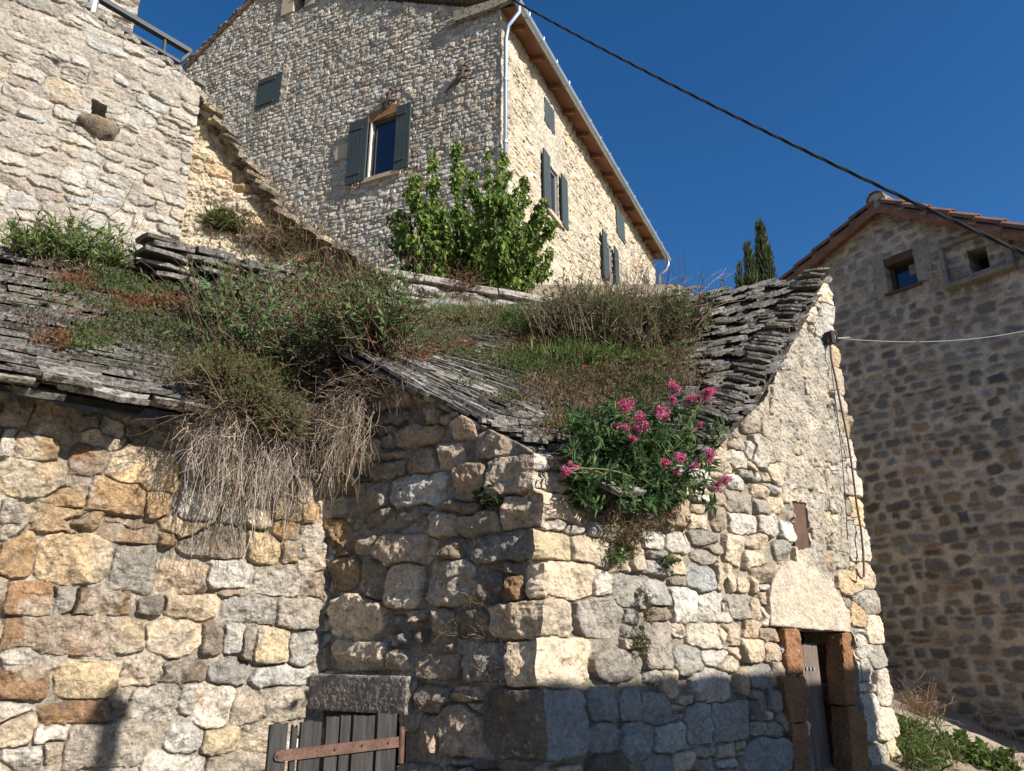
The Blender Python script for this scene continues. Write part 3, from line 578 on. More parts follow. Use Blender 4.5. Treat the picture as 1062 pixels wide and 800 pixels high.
mb = MB(); mb.box(la - TW.n * .025, lb - la, TW.n * .05, (0, 0, .03)); mb.build('bottom_rail', 'steel', rail)
mb = MB(); e = TW.hit(187, 66, -.08); mb.box(e - TW.n * .025, rb - e, TW.n * .05, (0, 0, .05)); mb.build('end_bar', 'steel', rail)
rbar('post', TW.hit(171, 42, -.08), TW.hit(170, 60, -.08) - np.array([0, 0, .05]), .017)
rbar('post', TW.hit(97, 0, -.06), TW.hit(94, 18, -.06), .045, 'zinc')

# ================================================================== ruined wall with slab coping behind the terrace corner
YW = Wall(TW.p(1.1, 0, -.3)[:2], 60)
yw = empty('ruined_wall', YW.p(.6, 4.5), 'broken yellow stone wall with stepped slab coping beside the terrace house', 'wall')
ytop = [YW.uv(*p) for p in ((200, 104), (216, 128), (240, 160), (268, 200), (292, 235), (318, 254), (350, 272), (392, 296))]
PAL.update(C=(.56, .48, .36), O=(.5, .37, .22), Y=(.56, .46, .32))
rg = np.random.default_rng(44)
stone_wall('wall', YW, [(ytop[0][0] - .3, 3.9), (ytop[-1][0], 3.9)] + ytop[::-1] + [(ytop[0][0] - .3, ytop[0][1])], courses(-.6, 2.6, 3.8, 7.4, (.08, .2), (.12, .34), rg, pal='CYO', wts=[.5, .3, .2]), .01, 'pale', yw,
           mortar=(.5, .42, .3), hs=.03, rec=.012, rnd=.02, warp=.035, warpf=6, pw=3.5, seed=16, rough=.022, thick=.3, plasters=[(lambda U, Z: sstep(-.05, .15, fbm(U * 3, Z * 3, 153)), (.55, .47, .35), .85, .015)])
mb = MB(); yt = np.array(ytop)
for i in range(30):
    f = i / 29. * (len(yt) - 1); u, z = np.interp(f, np.arange(len(yt)), yt[:, 0]), np.interp(f, np.arange(len(yt)), yt[:, 1])
    for k in range(2):
        P = YW.p(u + rg.normal(0, .01), z + .0 + .035 * k, -.1 + .06 * k); dn = -math.radians(24) + rg.normal(0, .08)
        X = YW.u * math.cos(dn) + np.array([0, 0, math.sin(dn)]); slab(mb, rg, P, X, -YW.n, np.cross(X, -YW.n), rg.uniform(.09, .16), rg.uniform(.2, .3), rg.uniform(.025, .05), np.array(((.3, .27, .22), (.2, .16, .12), (.38, .3, .2))[rg.integers(3)]) * rg.uniform(.8, 1.2))
mb.build('coping', 'lauze', yw)

# ================================================================== broken slab roof stump above the barn
stp = empty('slab_roof_remnant', TW.p(1., 4.4, .1), 'broken stump of an old slab roof with dark gaps under its layers', 'roof remnant')
mb = MB(); rg = np.random.default_rng(47)
S1, S2 = at(146, 238, 5.3), at(262, 270, 5.8); Xs = (S2 - S1) / np.linalg.norm(S2 - S1); Ns = np.cross(Xs, [0, 0, 1.]); Ns /= np.linalg.norm(Ns)
if Ns[1] > 0: Ns = -Ns
Up = np.cross(Xs, -Ns) if np.cross(Xs, -Ns)[2] > 0 else np.cross(-Ns, Xs)
Lr = np.linalg.norm(S2 - S1)
for j in range(14):
    s = rg.uniform(0, .04) + (.0 if j < 7 else .07 * (j - 6) * rg.uniform(.5, 1.4))
    while s < Lr * 1.35:
        w = rg.uniform(.22, .5)
        P = S1 + Xs * (s + w / 2) - Up * (j * .036) + Ns * (j * .016 + rg.normal(0, .02)) - Ns * (.12 if j > 4 and rg.random() < .5 else 0)
        if rg.random() < .8 or j < 2: slab(mb, rg, P - Ns * .12, Xs * .998 - Up * rg.normal(0, .04), -Ns * .96 + Up * .28, Up, w / 2, .28, rg.uniform(.022, .045), np.array(SLAB[rg.integers(6)]) * rg.uniform(.7, 1.3))
        s += w * .93
mb.build('slab_stack', 'lauze', stp)

# ================================================================== lichened parapet below the big house
PA, PB = at(391, 281, 8.3), at(566, 312, 9.0)
PWl = Wall(PA[:2], math.degrees(math.atan2(PB[0] - PA[0], PB[1] - PA[1])))
par = empty('parapet_wall', PWl.p(.9, PWl.uv(480, 325)[1]), 'low grey lichened parapet of big flat stones below the green tree', 'wall')
PAL.update(W=(.32, .3, .27), T=(.29, .265, .22))
pu0, pu1 = PWl.uv(391, 300)[0], PWl.uv(585, 320)[0]
pt = [PWl.uv(392, 288), PWl.uv(480, 300), PWl.uv(585, 322)]; zb = PWl.uv(480, 350)[1]
stone_wall('wall', PWl, [(pu0, zb - .3), (pu1, zb - .3)] + pt[::-1], courses(pu0 - .1, pu1 + .2, zb - .4, 9, (.1, .16), (.3, .7), np.random.default_rng(50), pal='WT', slope=-.07), .012, 'coping', par, mortar=(.25, .22, .18), hs=.035, rec=.035, rnd=.03, seed=17, thick=.4, tilt=.6)
mb = MB(); rg = np.random.default_rng(51)
us = [pu0, pu0 + .55, pu0 + 1.02, pu0 + 1.5, pu1]
for a, b in zip(us[:-1], us[1:]):
    za, zb_ = np.interp([a, b], [pu0, pu1], [PWl.uv(392, 278)[1], PWl.uv(585, 313)[1]]); o = PWl.p(a + .006, za - .09, .05)
    mb.box(o, PWl.u * (b - a - .012) + np.array([0, 0, zb_ - za]), -PWl.n * .42, (0, 0, .09), np.array((.33, .31, .275)) * rg.uniform(.8, 1.1), .008, rg)
cp = mb.build('coping', 'coping', par); bv = cp.modifiers.new('b', 'BEVEL'); bv.width = .008; bv.segments = 2

# ================================================================== the big house
PAL.update(C=(.49, .435, .35), W=(.5, .46, .395), T=(.43, .37, .29), G=(.41, .375, .315), B=(.33, .24, .16), K=(.33, .3, .255))
big = empty('big_house', (HC[0], HC[1], 8.), 'tall grey stone house with slate blue shutters and steep gable', 'house')
def guv(x, y): return GW.uv(x, y)
ez = guv(520, 10)[1]; va, vb = guv(197, 70), guv(265, 0); slp = (vb[1] - va[1]) / (vb[0] - va[0])
ru = .06; apu = (ez + .02 - va[1] + slp * va[0] + ru * .5) / (slp + .5); apz = va[1] + slp * (apu - va[0])
rs = (apz - ez) / (apu - ru)
rg = np.random.default_rng(61)
gz = courses(-12.5, .0, 7., apz + .3, (.085, .15), (.12, .32), rg, jit=.15, pal='CWTGKB', wts=[.24, .3, .14, .2, .09, .03])
quoin = []; z = 7.; i = 0
while z < ez + .3:
    h = rg.uniform(.2, .32); w_ = (.34 if i % 2 else .6) * rg.uniform(.85, 1.15); quoin.append([-w_ / 2 + .01, z + h / 2, w_ / 2, h / 2, 0, 'GTCG'[rg.integers(4)]]); z += h; i += 1
def rect(w, a, b):
    (u0, z0), (u1, z1) = a, b; return [(min(u0, u1), min(z0, z1)), (max(u0, u1), min(z0, z1)), (max(u0, u1), max(z0, z1)), (min(u0, u1), max(z0, z1))]
wh = rect(GW, (guv(384, 150)[0], guv(398, 182)[1]), (guv(412, 150)[0], guv(398, 122)[1]))
vent = rect(GW, (guv(306, 4)[0], guv(310, 10)[1]), (guv(317, 4)[0], guv(310, -12)[1]))
sw = rect(GW, (guv(268, 98)[0], guv(280, 110)[1]), (guv(291, 98)[0], guv(280, 81)[1]))
surr = []
sw_poly = [(sw[0][0] - .2, sw[0][1] - .22), (sw[1][0] + .2, sw[0][1] - .1), (sw[1][0] + .26, sw[2][1]), (sw[1][0] + .02, sw[2][1] + .26), (sw[0][0] - .05, sw[2][1] + .22), (sw[0][0] - .27, sw[2][1] - .25)]
pl1 = lambda U, Z: inpoly(U + .06 * fbm(U * 4, Z * 4, 201), Z + .06 * fbm(U * 4, Z * 4, 205), sw_poly) * 1.
band = lambda U, Z: sstep(.14, .26, fbm(U * .7, Z * 3, 211)) * .4
stone_wall('wall', GW, [(-12.2, 7.), (0, 7.), (0, ez), (apu, apz), (-12.2, apz + slp * (-12.2 - apu))], gz, .021, 'house', big, mortar=(.36, .33, .28), hs=.01, rec=.017, rnd=.008, gap=.006, ext=.0, warp=.02, warpf=6, pw=8, tilt=.8, crease=1., facet=.6, rough=.012, roughf=7,
           holes=[wh, vent, sw], seed=18, thick=.45, cvar=.13, blend=.015, plasters=[(band, (.42, .38, .31), .6, .022), (pl1, (.4, .34, .26), .9, .02)], mitre=(0., (GW.n + FW.n) / (1 + GW.n @ FW.n)), hc=lambda z: .02 + 0 * z)
PAL.update(C=(.52, .45, .335), W=(.54, .48, .39), T=(.45, .38, .28), G=(.42, .375, .31))
def fuv(x, y): return FW.uv(x, y)
FL = 12.2
fz = courses(-.1, FL + .2, 7., ez + .3, (.1, .19), (.18, .5), rg, jit=.12, pal='CWTG', wts=[.4, .3, .2, .1])
quoin2 = [[w2 / 2, q[1], w2 / 2, q[3], 0, 'W'] for q in quoin for w2 in [.6 if q[2] < .23 else .35]]
fh = []
def fwin(x0, x1, xm, yt, yb): return rect(FW, (fuv(x0, (yt + yb) / 2)[0], fuv(xm, yb)[1]), (fuv(x1, (yt + yb) / 2)[0], fuv(xm, yt)[1]))
fw1 = fwin(567, 578, 573, 176, 224); fw2 = fwin(627, 634, 631, 254, 296); fs1 = fwin(564, 573, 568, 109, 132); fs2 = fwin(639, 646, 642, 221, 246); fd = fwin(558, 566, 562, 302, 340)
fplast = lambda U, Z: ((np.abs(U - (fs1[0][0] + fs1[1][0]) / 2) < .85 + .2 * fbm(U * 3, Z * 3, 221)) & (Z > fw1[0][1] - .3)) * .8
pale = lambda U, Z: sstep(-.1, .15, fbm(U * 1.2, Z * 2.2, 231)) * .35
stone_wall('wall', FW, [(0, 7.), (FL, 7.), (FL, ez), (0, ez)], fz, .024, 'house', big, mortar=(.5, .42, .3), hs=.016, rec=.024, rnd=.01, gap=.006, ext=.0, warp=.02, warpf=6, pw=8, tilt=1.1, crease=1.2, rough=.012, roughf=7, holes=[fw1, fw2, fs1, fs2],
           seed=19, thick=.45, blend=.015, plasters=[(pale, (.52, .45, .34), .9, .02), (fplast, (.46, .41, .33), .9, .028)], mitre=(0., (GW.n + FW.n) / (1 + GW.n @ FW.n)), hc=lambda z: .02 + 0 * z)
# roof: two pitches over the gable, eaves along the front
OV = .37; rdir = FW.u                                           # ridge runs along the front
def G3(u, z, h): return GW.p(u, z, h)
e_out = (ru + OV * .95, ez - OV * .95 * abs(rs) * .6 + .02)
mb = MB(); th_ = .05
for (ua, za), (ub, zb2) in (((apu, apz + .08), (e_out[0], e_out[1] + .06)), ((apu, apz + .08), (-12.6, apz + .08 + slp * (-12.6 - apu)))):
    o = G3(ua, za, .06); d = GW.u * (ub - ua) + np.array([0, 0, zb2 - za]); mb.box(o, d, FW.u * (FL + .4), (0, 0, th_), (.2, .14, .1))
rf = mb.build('roof', 'lauze', big)
mb = MB(); rg = np.random.default_rng(66)
for (ua, za), (ub, zb2), hh in (((apu, apz + .1), (-12.6, apz + .1 + slp * (-12.6 - apu)), 1), ((apu, apz + .1), (e_out[0] - .1, e_out[1] + .1), 2)):
    L_ = math.hypot(ub - ua, zb2 - za); D_ = (GW.u * (ub - ua) + np.array([0, 0, zb2 - za])) / L_; Nn = np.cross(D_, FW.u); Nn = Nn if Nn[2] > 0 else -Nn
    for i in range(int(L_ / .16)):
        P = G3(ua, za, -.09) + D_ * (i + .5) * .16 + Nn * (.04 + rg.normal(0, .01)); slab(mb, rg, P, D_, GW.n, Nn, .13, rg.uniform(.16, .24), .06, np.array(((.2, .15, .11), (.26, .2, .15), (.14, .11, .09))[rg.integers(3)]))
mb.build('verge_slab', 'lauze', rf)
mb = MB(); P = G3(ru - .3, ez - .02, .02)                       # corbel stone closing the eave at the gable end
mb.prism([G3(ru - 1.15, ez + .3, .03), G3(ru - 1.1, ez + .02, .03), G3(ru - .1, ez + .0, .03), G3(ru + .36, ez + .06, .03), G3(ru + .2, ez + .17, .03)], GW.n * .1, (.27, .24, .18)); mb.build('kneeler', 'coping', big)
mb = MB(); o = FW.p(-.16, ez - .0, .0); mb.box(FW.p(-.0, ez + .02, -.05), FW.u * (FL + .2), FW.n * (OV + .05) + np.array([0, 0, -.1]), (0, 0, .03)); mb.build('soffit', 'soffit', big)
for i in range(12):
    mb = MB(); u = .5 + i * 1.02; mb.box(FW.p(u, ez - .1, -.05), FW.u * .09, FW.n * (OV - .02) + np.array([0, 0, -.09]), (0, 0, .115)); mb.build('rafter', 'soffit', big)
mb = MB(); gt = [FW.p(u, ez - .1 - .002 * u, OV + .09) for u in np.linspace(-.15, FL + .22, 3)]
A_ = np.linspace(math.pi, 2 * math.pi, 9); V = []
for g in (gt[0], gt[-1]):
    for r_ in (.085, .075): V += [g + FW.n * r_ * math.cos(a) + np.array([0, 0, r_ * math.sin(a) + .04]) for a in A_]
F = []
for k in range(8):
    F += [(k + 1, k, 18 + k, 18 + k + 1), (9 + k, 9 + k + 1, 27 + k + 1, 27 + k), (k, k + 1, 9 + k + 1, 9 + k), (18 + k + 1, 18 + k, 27 + k, 27 + k + 1)]
F += [(0, 9, 27, 18), (17, 8, 26, 35)]
mb.add(V, F)
gut = mb.build('gutter', 'zinc', big)
for i in range(16):
    mb = MB(); u = .3 + i * .78; g = FW.p(u, ez - .1, OV + .09); mb.tube([g + FW.n * .095 * math.cos(a) + np.array([0, 0, .095 * math.sin(a) + .04]) for a in np.linspace(math.pi * .95, 2.15 * math.pi, 9)], .012, 5); mb.build('bracket', 'zinc', gut)
mb = MB(); g0 = gt[0] + FW.u * .1
P0 = [g0 - np.array([0, 0, .03]), g0 - np.array([0, 0, .2]), g0 - FW.n * .25 - np.array([0, 0, .45]), FW.p(-.0, ez - .85, .13), FW.p(-.0, 8., .13)]
mb.tube(P0, .045, 10); dp = mb.build('downpipe', 'zinc', big, True)
for z in (ez - 1.9, ez - 3.4):
    mb = MB(); mb.tube([FW.p(0, z, .13), FW.p(0, z + .06, .13)], .062, 10); mb.build('pipe_clip', 'zinc', dp)
g1 = gt[-1] - FW.u * .12
mb = MB(); mb.tube([g1 - np.array([0, 0, .03]), g1 - np.array([0, 0, .2]), FW.p(FL + .02, ez - .55, .4), FW.p(FL + .05, ez - .7, .14), FW.p(FL + .05, 8., .14)], .05, 10); mb.build('downpipe', 'zinc', big, True)

def shutter(w, u0, u1, z0, z1, h, parent, strap=True, n=4):
    mb = MB(); d = (u1 - u0) / n
    for k in range(n): mb.wbox(w, u0 + k * d + .006, u0 + (k + 1) * d - .006, z0, z1, h, h + .035)
    mb.wbox(w, u0 + .01, u1 - .01, z0 + .01, z1 - .01, h + .004, h + .026)
    s = mb.build('shutter', 'shutter', parent)
    if strap:
        for z in (z0 + .14 * (z1 - z0), z1 - .14 * (z1 - z0)):
            m2 = MB(); a, b = (u0 + .02, u0 + (u1 - u0) * .72); m2.wbox(w, a, b, z - .022, z + .022, h + .035, h + .05); m2.build('hinge', 'iron', s)
        m2 = MB(); m2.tube([w.p(u0 + .08, z0 + .42 * (z1 - z0), h + .05), w.p(u0 + .14, z0 + .47 * (z1 - z0), h + .09)], .012, 6); m2.build('catch', 'iron', s)
    return s
def window(w, hole, parent, dep=.22, fr='frame', mull=True, sill=True, fw=.07):
    u0, z0 = hole[0]; u1, z1 = hole[2]; mb = MB(); h = -dep
    mb.wbox(w, u0 - .03, u0 + fw, z0 - .03, z1 + .03, h, h + .06); mb.wbox(w, u1 - fw, u1 + .03, z0 - .03, z1 + .03, h, h + .06)
    mb.wbox(w, u0 + fw, u1 - fw, z0 - .03, z0 + fw, h, h + .06); mb.wbox(w, u0 + fw, u1 - fw, z1 - fw, z1 + .03, h, h + .06)
    if mull: mb.wbox(w, (u0 + u1) / 2 - .03, (u0 + u1) / 2 + .03, z0 + fw, z1 - fw, h, h + .05)
    f = mb.build('window', fr, parent); g = MB(); g.wbox(w, u0 + fw * .8, u1 - fw * .8, z0 + fw * .8, z1 - fw * .8, h + .01, h + .02); g.build('pane', 'glass', f)
    g = MB(); g.wbox(w, u0 - .1, u1 + .1, z0 - .1, z1 + .1, h - .4, h - .38); g.build('room', 'void', f)
    if sill:
        g = MB(); g.wbox(w, u0 - .12, u1 + .12, z0 - .1, z0 - .002, -dep + .0, .09); g.build('sill', 'surround', f)
    return f
f = window(GW, wh, big, dep=.1, mull=False, fw=.06)
mb = MB(); mb.wbox(GW, wh[0][0] - .001, wh[0][0] + .03, wh[0][1], wh[2][1], -.1, .035); mb.build('reveal', 'white', f)
mb = MB(); mb.wbox(GW, wh[0][0], wh[1][0], wh[2][1] - .09, wh[2][1] - .004, -.1, -.03); mb.build('blind_box', 'brownwood', f)
a = guv(363, 160)[0]; b = guv(427, 150)[0]; hw_ = wh[1][0] - wh[0][0]
shutter(GW, a, wh[0][0] - .02, wh[0][1] - .05, wh[2][1] + .06, .07, big, n=5)
shutter(GW, wh[1][0] + .0, b, wh[0][1] - .03, wh[2][1] + .08, .07, big, n=4)
mb = MB(); mb.prism([GW.p(*guv(374, 127), .0), GW.p(*guv(390, 116), 0), GW.p(*guv(400, 113), 0), GW.p(*guv(415, 108), 0), GW.p(*guv(419, 114), 0), GW.p(*guv(378, 131), 0)], GW.n * .045); mb.build('lintel', 'redstone', big)
mb = MB(); mb.prism([GW.p(u, z, .0) for u, z in (guv(347, 160), guv(353, 152), guv(364, 150), guv(364, 164), guv(349, 168))], GW.n * .045); mb.build('block', 'surround', big)
shutter(GW, sw[0][0] - .02, sw[1][0] + .02, sw[0][1] - .02, sw[2][1] + .02, .0, big, n=4)
mb = MB(); mb.wbox(GW, vent[0][0] - .4, vent[0][0] - .01, vent[0][1] - .02, vent[2][1], -.05, .045); mb.build('block', 'surround', big)
mb = MB(); mb.wbox(GW, vent[1][0] + .01, vent[1][0] + .3, vent[0][1] - .05, vent[2][1], -.05, .045); mb.build('block', 'surround', big)
mb = MB(); mb.wbox(GW, vent[0][0] - .1, vent[1][0] + .1, vent[0][1] - .1, vent[2][1] + .1, -.44, -.43); mb.build('niche', 'void', big)
for hole in (fw1, fw2):
    f = window(FW, hole, big, dep=.09, mull=False); w0 = hole[1][0] - hole[0][0]
    s = shutter(FW, hole[0][0] - w0 * .62, hole[0][0] - .02, hole[0][1] - .04, hole[2][1] + .06, .08, big, False, 4); s = shutter(FW, hole[1][0] + .02, hole[1][0] + w0 * .62, hole[0][1] - .04, hole[2][1] + .06, .08, big, False, 4)
for hole in (fs1, fs2):
    shutter(FW, hole[0][0] - .03, hole[1][0] + .03, hole[0][1] - .02, hole[2][1] + .02, .01, big, False, 3)
shutter(FW, fuv(667, 296)[0], fuv(672, 296)[0], fuv(669, 340)[1], fuv(668, 287)[1], .02, big, False, 3)
mb = MB(); mb.wbox(FW, fd[0][0], fd[1][0], fd[0][1] - 1, fd[2][1], .0, .03); mb.build('door', 'brownwood', big)
# iron lizards hung on the gable
for (x, y), lab in (((406, 104), 'rusty iron lizard hung above the shuttered gable window'), ((481, 82), 'rusty iron lizard with long tail hung near the corner downpipe')):
    c = GW.p(*guv(x, y), .09); k = .0235 * 13 / 15.; mb = MB()
    def q(dx, dy, h=.0): return c + GW.u * dx * k + np.array([0, 0, -dy * k]) + GW.n * h
    if x < 450: body = [(-9, 13), (-5, 8), (-2, 4), (0, 0), (0, -5), (2, -9)]; legs = [[(0, 3), (5, 6), (9, 4), (8, 1)], [(-2, 3), (-6, 4), (-9, 7)], [(0, -4), (-4, -4), (-3, -8)], [(1, -5), (5, -4), (6, -8)]]
    else: body = [(-20, 14), (-11, 7), (-5, 3), (0, -1), (1, -6), (4, -11)]; legs = [[(-1, 1), (5, 4), (10, 7), (13, 6)], [(-3, 2), (-4, -3), (-7, -3)], [(1, -7), (7, -5), (9, -8)], [(1, -7), (-4, -9), (-2, -13), (3, -14)]]
    mb.tube([q(*p) for p in body], [.012, .028, .045, .06, .055, .045], 8); mb.tube([q(body[-1][0] + d * .5, body[-1][1] - d * 1.0) for d in (-1, 1, 3)], [.05, .06, .02], 8)
    for lg in legs: mb.tube([q(*p, .0) for p in lg], np.linspace(.026, .014, len(lg)), 6)
    for p in (body[2], body[4]): mb.tube([q(*p), q(*p) - GW.n * .1], .012, 6)
    o = mb.build('lizard_ornament', 'iron', None, True); tag(o, lab, 'ornament', 'iron lizards on the gable')

# ================================================================== the right house
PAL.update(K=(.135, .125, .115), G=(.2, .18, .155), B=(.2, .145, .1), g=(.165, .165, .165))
rh = empty('right_house', HW.p(0, 1.), 'house of dark rubble and buff mortar in shade under a clay tile roof', 'house')
rg = np.random.default_rng(71); ap = HW.uv(915, 216); lf = HW.uv(832, 286); rt = HW.uv(1062, 246)
sl_l = (ap[1] - lf[1]) / (ap[0] - lf[0]); sl_r = (rt[1] - ap[1]) / (rt[0] - ap[0])
cz = []
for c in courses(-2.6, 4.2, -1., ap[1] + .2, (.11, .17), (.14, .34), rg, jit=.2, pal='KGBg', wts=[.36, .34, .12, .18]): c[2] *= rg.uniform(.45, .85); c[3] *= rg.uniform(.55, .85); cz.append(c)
hole = [HW.uv(917, 272), HW.uv(949, 259), HW.uv(951, 293), HW.uv(922, 306)]
hole = rect(HW, (HW.uv(919, 285)[0], HW.uv(936, 300)[1]), (HW.uv(950, 278)[0], HW.uv(934, 264)[1]))
nook = rect(HW, (HW.uv(1003, 265)[0], HW.uv(1013, 282)[1]), (HW.uv(1023, 260)[0], HW.uv(1013, 257)[1]))
hi_ = lambda U, Z: sstep(4.9, 6.3, Z + .8 * fbm(U * 1.3, Z * 1.3, 301)) * .3
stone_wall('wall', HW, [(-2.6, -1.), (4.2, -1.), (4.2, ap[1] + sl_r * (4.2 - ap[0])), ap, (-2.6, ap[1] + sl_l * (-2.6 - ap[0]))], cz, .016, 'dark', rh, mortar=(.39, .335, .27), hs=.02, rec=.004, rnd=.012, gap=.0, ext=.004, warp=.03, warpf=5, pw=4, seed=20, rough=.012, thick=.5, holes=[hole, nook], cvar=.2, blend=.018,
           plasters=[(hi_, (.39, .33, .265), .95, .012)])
f = window(HW, hole, rh, dep=.2, fr='brownwood', mull=False, sill=False, fw=.06)
mb = MB(); mb.wbox(HW, hole[1][0] - .16, hole[1][0] - .07, hole[2][1] - .28, hole[2][1] - .12, -.178, -.174); mb.build('paper', 'greycable', f)
mb = MB(); u0, z0 = hole[0]; u1, z1 = hole[2]
mb.wbox(HW, u0 - .002, u1 + .002, z1 - .10, z1 + .02, -.2, .01); mb.build('lintel', 'brownwood', f)
mb = MB(); mb.wbox(HW, u0 - .16, u0 - .002, z0 - .06, z1 + .12, -.1, .02); mb.wbox(HW, u1 + .002, u1 + .2, z0 + .02, z1 + .1, -.1, .018); mb.build('surround', 'darkplaster', f)
mb = MB(); mb.wbox(HW, u0 - .05, u1 + .05, z0 - .04, z0 - .002, -.2, .05); mb.build('sill', 'brownwood', f)
mb = MB(); nu0, nu1 = HW.uv(981, 280)[0], HW.uv(1046, 256)[0]; nzb, nzt = HW.uv(1012, 289)[1], HW.uv(1010, 248)[1]
mb.wbox(HW, nu0 - .03, nu1 + .05, nzb - .07, nzb, -.1, .16); mb.wbox(HW, nu0 - .02, nu1 + .02, nzt, nzt + .06, -.1, .09); mb.wbox(HW, nu0 - .03, nu0 + .03, nzb, nzt, -.1, .08); mb.wbox(HW, nu1 - .04, nu1 + .05, nzb, nzt, -.1, .12)
nk = mb.build('nook', 'concrete', rh); bv = nk.modifiers.new('b', 'BEVEL'); bv.width = .012
mb = MB(); mb.wbox(HW, nook[0][0] - .05, nook[1][0] + .05, nook[0][1] - .05, nook[2][1] + .05, -.4, -.39); mb.build('niche', 'void', rh)
# roof: the two pitches, tile rows on the right slope, verge tiles along the gable
rd = -HW.n
rf = []
mb = MB(); za = ap[1] - .06
for ub, s_ in ((-2.9, sl_l), (4.4, sl_r)):
    o = HW.p(ap[0], za, .12); mb.box(o, HW.u * (ub - ap[0]) + np.array([0, 0, s_ * (ub - ap[0])]), rd * 7, (0, 0, .05), (.2, .12, .08))
roof = mb.build('roof', 'tile', rh)
mb = MB()
def halfpipe(mb, A, B, r0, r1, N, c, n=7):                      # a canal tile from A to B, bulging along N
    D = (B - A) / np.linalg.norm(B - A); W_ = np.cross(D, N); V = []
    for P, r in ((A, r0), (B, r1)):
        for rr in (r, r - .014): V += [P + W_ * rr * math.cos(a) + N * rr * math.sin(a) for a in np.linspace(0, math.pi, n)]
    F = []
    for k in range(n - 1): F += [(k, k + 1, 2 * n + k + 1, 2 * n + k), (n + k + 1, n + k, 3 * n + k, 3 * n + k + 1), (k + 1, k, n + k, n + k + 1), (2 * n + k, 2 * n + k + 1, 3 * n + k + 1, 3 * n + k)]
    mb.add(V, F, c)
for ub, s_ in ((-2.9, sl_l), (4.3, sl_r)):
    L_ = abs(ub - ap[0]) * math.hypot(1, s_); D_ = (HW.u * (ub - ap[0]) + np.array([0, 0, s_ * (ub - ap[0])])) / L_; N_ = np.cross(D_, HW.n); N_ = N_ if N_[2] > 0 else -N_
    for r_ in range(9):
        for k in range(int(L_ / .34)):
            A = HW.p(ap[0], za + .05, .13 - r_ * .23) + D_ * (k * .34) + N_ * .02; halfpipe(mb, A + N_ * .012, A + D_ * .4 + N_ * .03, .085, .105, N_, np.array((.3, .16, .11)) * rg.uniform(.7, 1.25))
    for k in range(int(L_ / .34)):                              # the verge tile hangs over the wall face
        A = HW.p(ap[0], za, .14) + D_ * (k * .34 + .03); halfpipe(mb, A, A + D_ * .39 + N_ * .02, .08, .095, (HW.n + N_ * .7) / np.linalg.norm(HW.n + N_ * .7), np.array((.25, .11, .075)) * rg.uniform(.8, 1.15))
mb.build('roof_tiles', 'tile', rh)
mb = MB()
for k in range(12):
    A = HW.p(ap[0], za + .13, .2 - k * .36); halfpipe(mb, A, A + rd * .42, .13, .15, np.array([0, 0, 1.]), (.28, .17, .12))
mb.build('ridge_tiles', 'tile', rh)
mb = MB(); A = HW.p(ap[0], za + .1, .17); mb.tube([A, A - HW.n * .1], [.14, .14], 12); mb.build('ridge_end', 'plaster', rh)

# ================================================================== out of frame: what throws the shade on the doorway wall and the post on the barn
Cs = RW.p(0, RW.uv(562, 712)[1]); De = 5.5; tel = math.tan(R(SUN_EL))
OW = Wall((Cs + SH * De)[:2], 50)
zt = Cs[2] + De * tel; ur = RW.uv(907, 745)[0]
ne = empty('neighbour_house', OW.p(2, 0), 'stone house across the lane that shades the hut doorway', 'house')
mb = MB(); mb.wbox(OW, -.06, ur, -2., zt - .0, 0, 5., (.45, .38, .28)); mb.build('wall', 'pale', ne)
mb = MB(); mb.wbox(OW, -.06, ur, zt, zt + .02, .0, 5., (.3, .15, .1)); mb.build('roof', 'tile', ne)
Lp = BW.hit(113, 742); Dl = 5.5; Lb = Lp + SH * Dl; zl = Lp[2] + Dl * tel
lp = empty('street_lamp', (Lb[0], Lb[1], 0), 'slim street lamp standing in the lane behind the viewer', 'street lamp')
mb = MB(); mb.tube([(Lb[0], Lb[1], -.5), (Lb[0], Lb[1], zl - .05)], .055, 12); mb.build('pole', 'iron', lp)
mb = MB(); mb.tube([(Lb[0], Lb[1], zl - .06), (Lb[0], Lb[1], zl), (Lb[0], Lb[1], zl + .12)], [.05, .11, .04], 12); mb.build('lamp_head', 'iron', lp)

# ================================================================== wires
def wire(name, pts, r, m, label, cat, twist=0, sag=0.):
    P = []; pts = [np.asarray(p) for p in pts]; n = 60
    for a, b in zip(pts[:-1], pts[1:]):
        for t in np.linspace(0, 1, n)[:-1]: P.append(a * (1 - t) + b * t - np.array([0, 0, sag * 4 * t * (1 - t)]))
    P.append(pts[-1]); P = np.array(P); mb = MB()
    if not twist: mb.tube(P, r, 6)
    else:
        T = P[-1] - P[0]; T /= np.linalg.norm(T); A = np.cross(T, [0, 0, 1]); A /= np.linalg.norm(A); B = np.cross(T, A)
        Pf = np.array([np.interp(np.linspace(0, 1, 500), np.linspace(0, 1, len(P)), P[:, k]) for k in range(3)]).T; s = np.linspace(0, twist * 2 * math.pi, 500)
        for k in range(3): mb.tube(Pf + r * (np.cos(s + k * 2.09)[:, None] * A + np.sin(s + k * 2.09)[:, None] * B), r * .95, 6)
    return tag(mb.build(name, m, None, True), label, cat)
wire('overhead_cable', [at(500, -18, 11.), at(1110, 285, 6.2)],   .0105, 'cable', 'thick black twisted overhead cable crossing the sky to the right', 'cable', twist=11, sag=.14)
ha = RW.hit(868, 351, .06)
wire('service_wire', [ha, HW.hit(1085, 338, .5)], .0026, 'greycable', 'thin pale service wire strung across the shaded house wall', 'wire', twist=30, sag=.1)
wire('service_wire_joint', [ha, ha + (HW.hit(1085, 338, .5) - ha) *   .05], .007, 'greycable', 'short pale sleeve where the service wire meets the hut wall', 'wire joint')
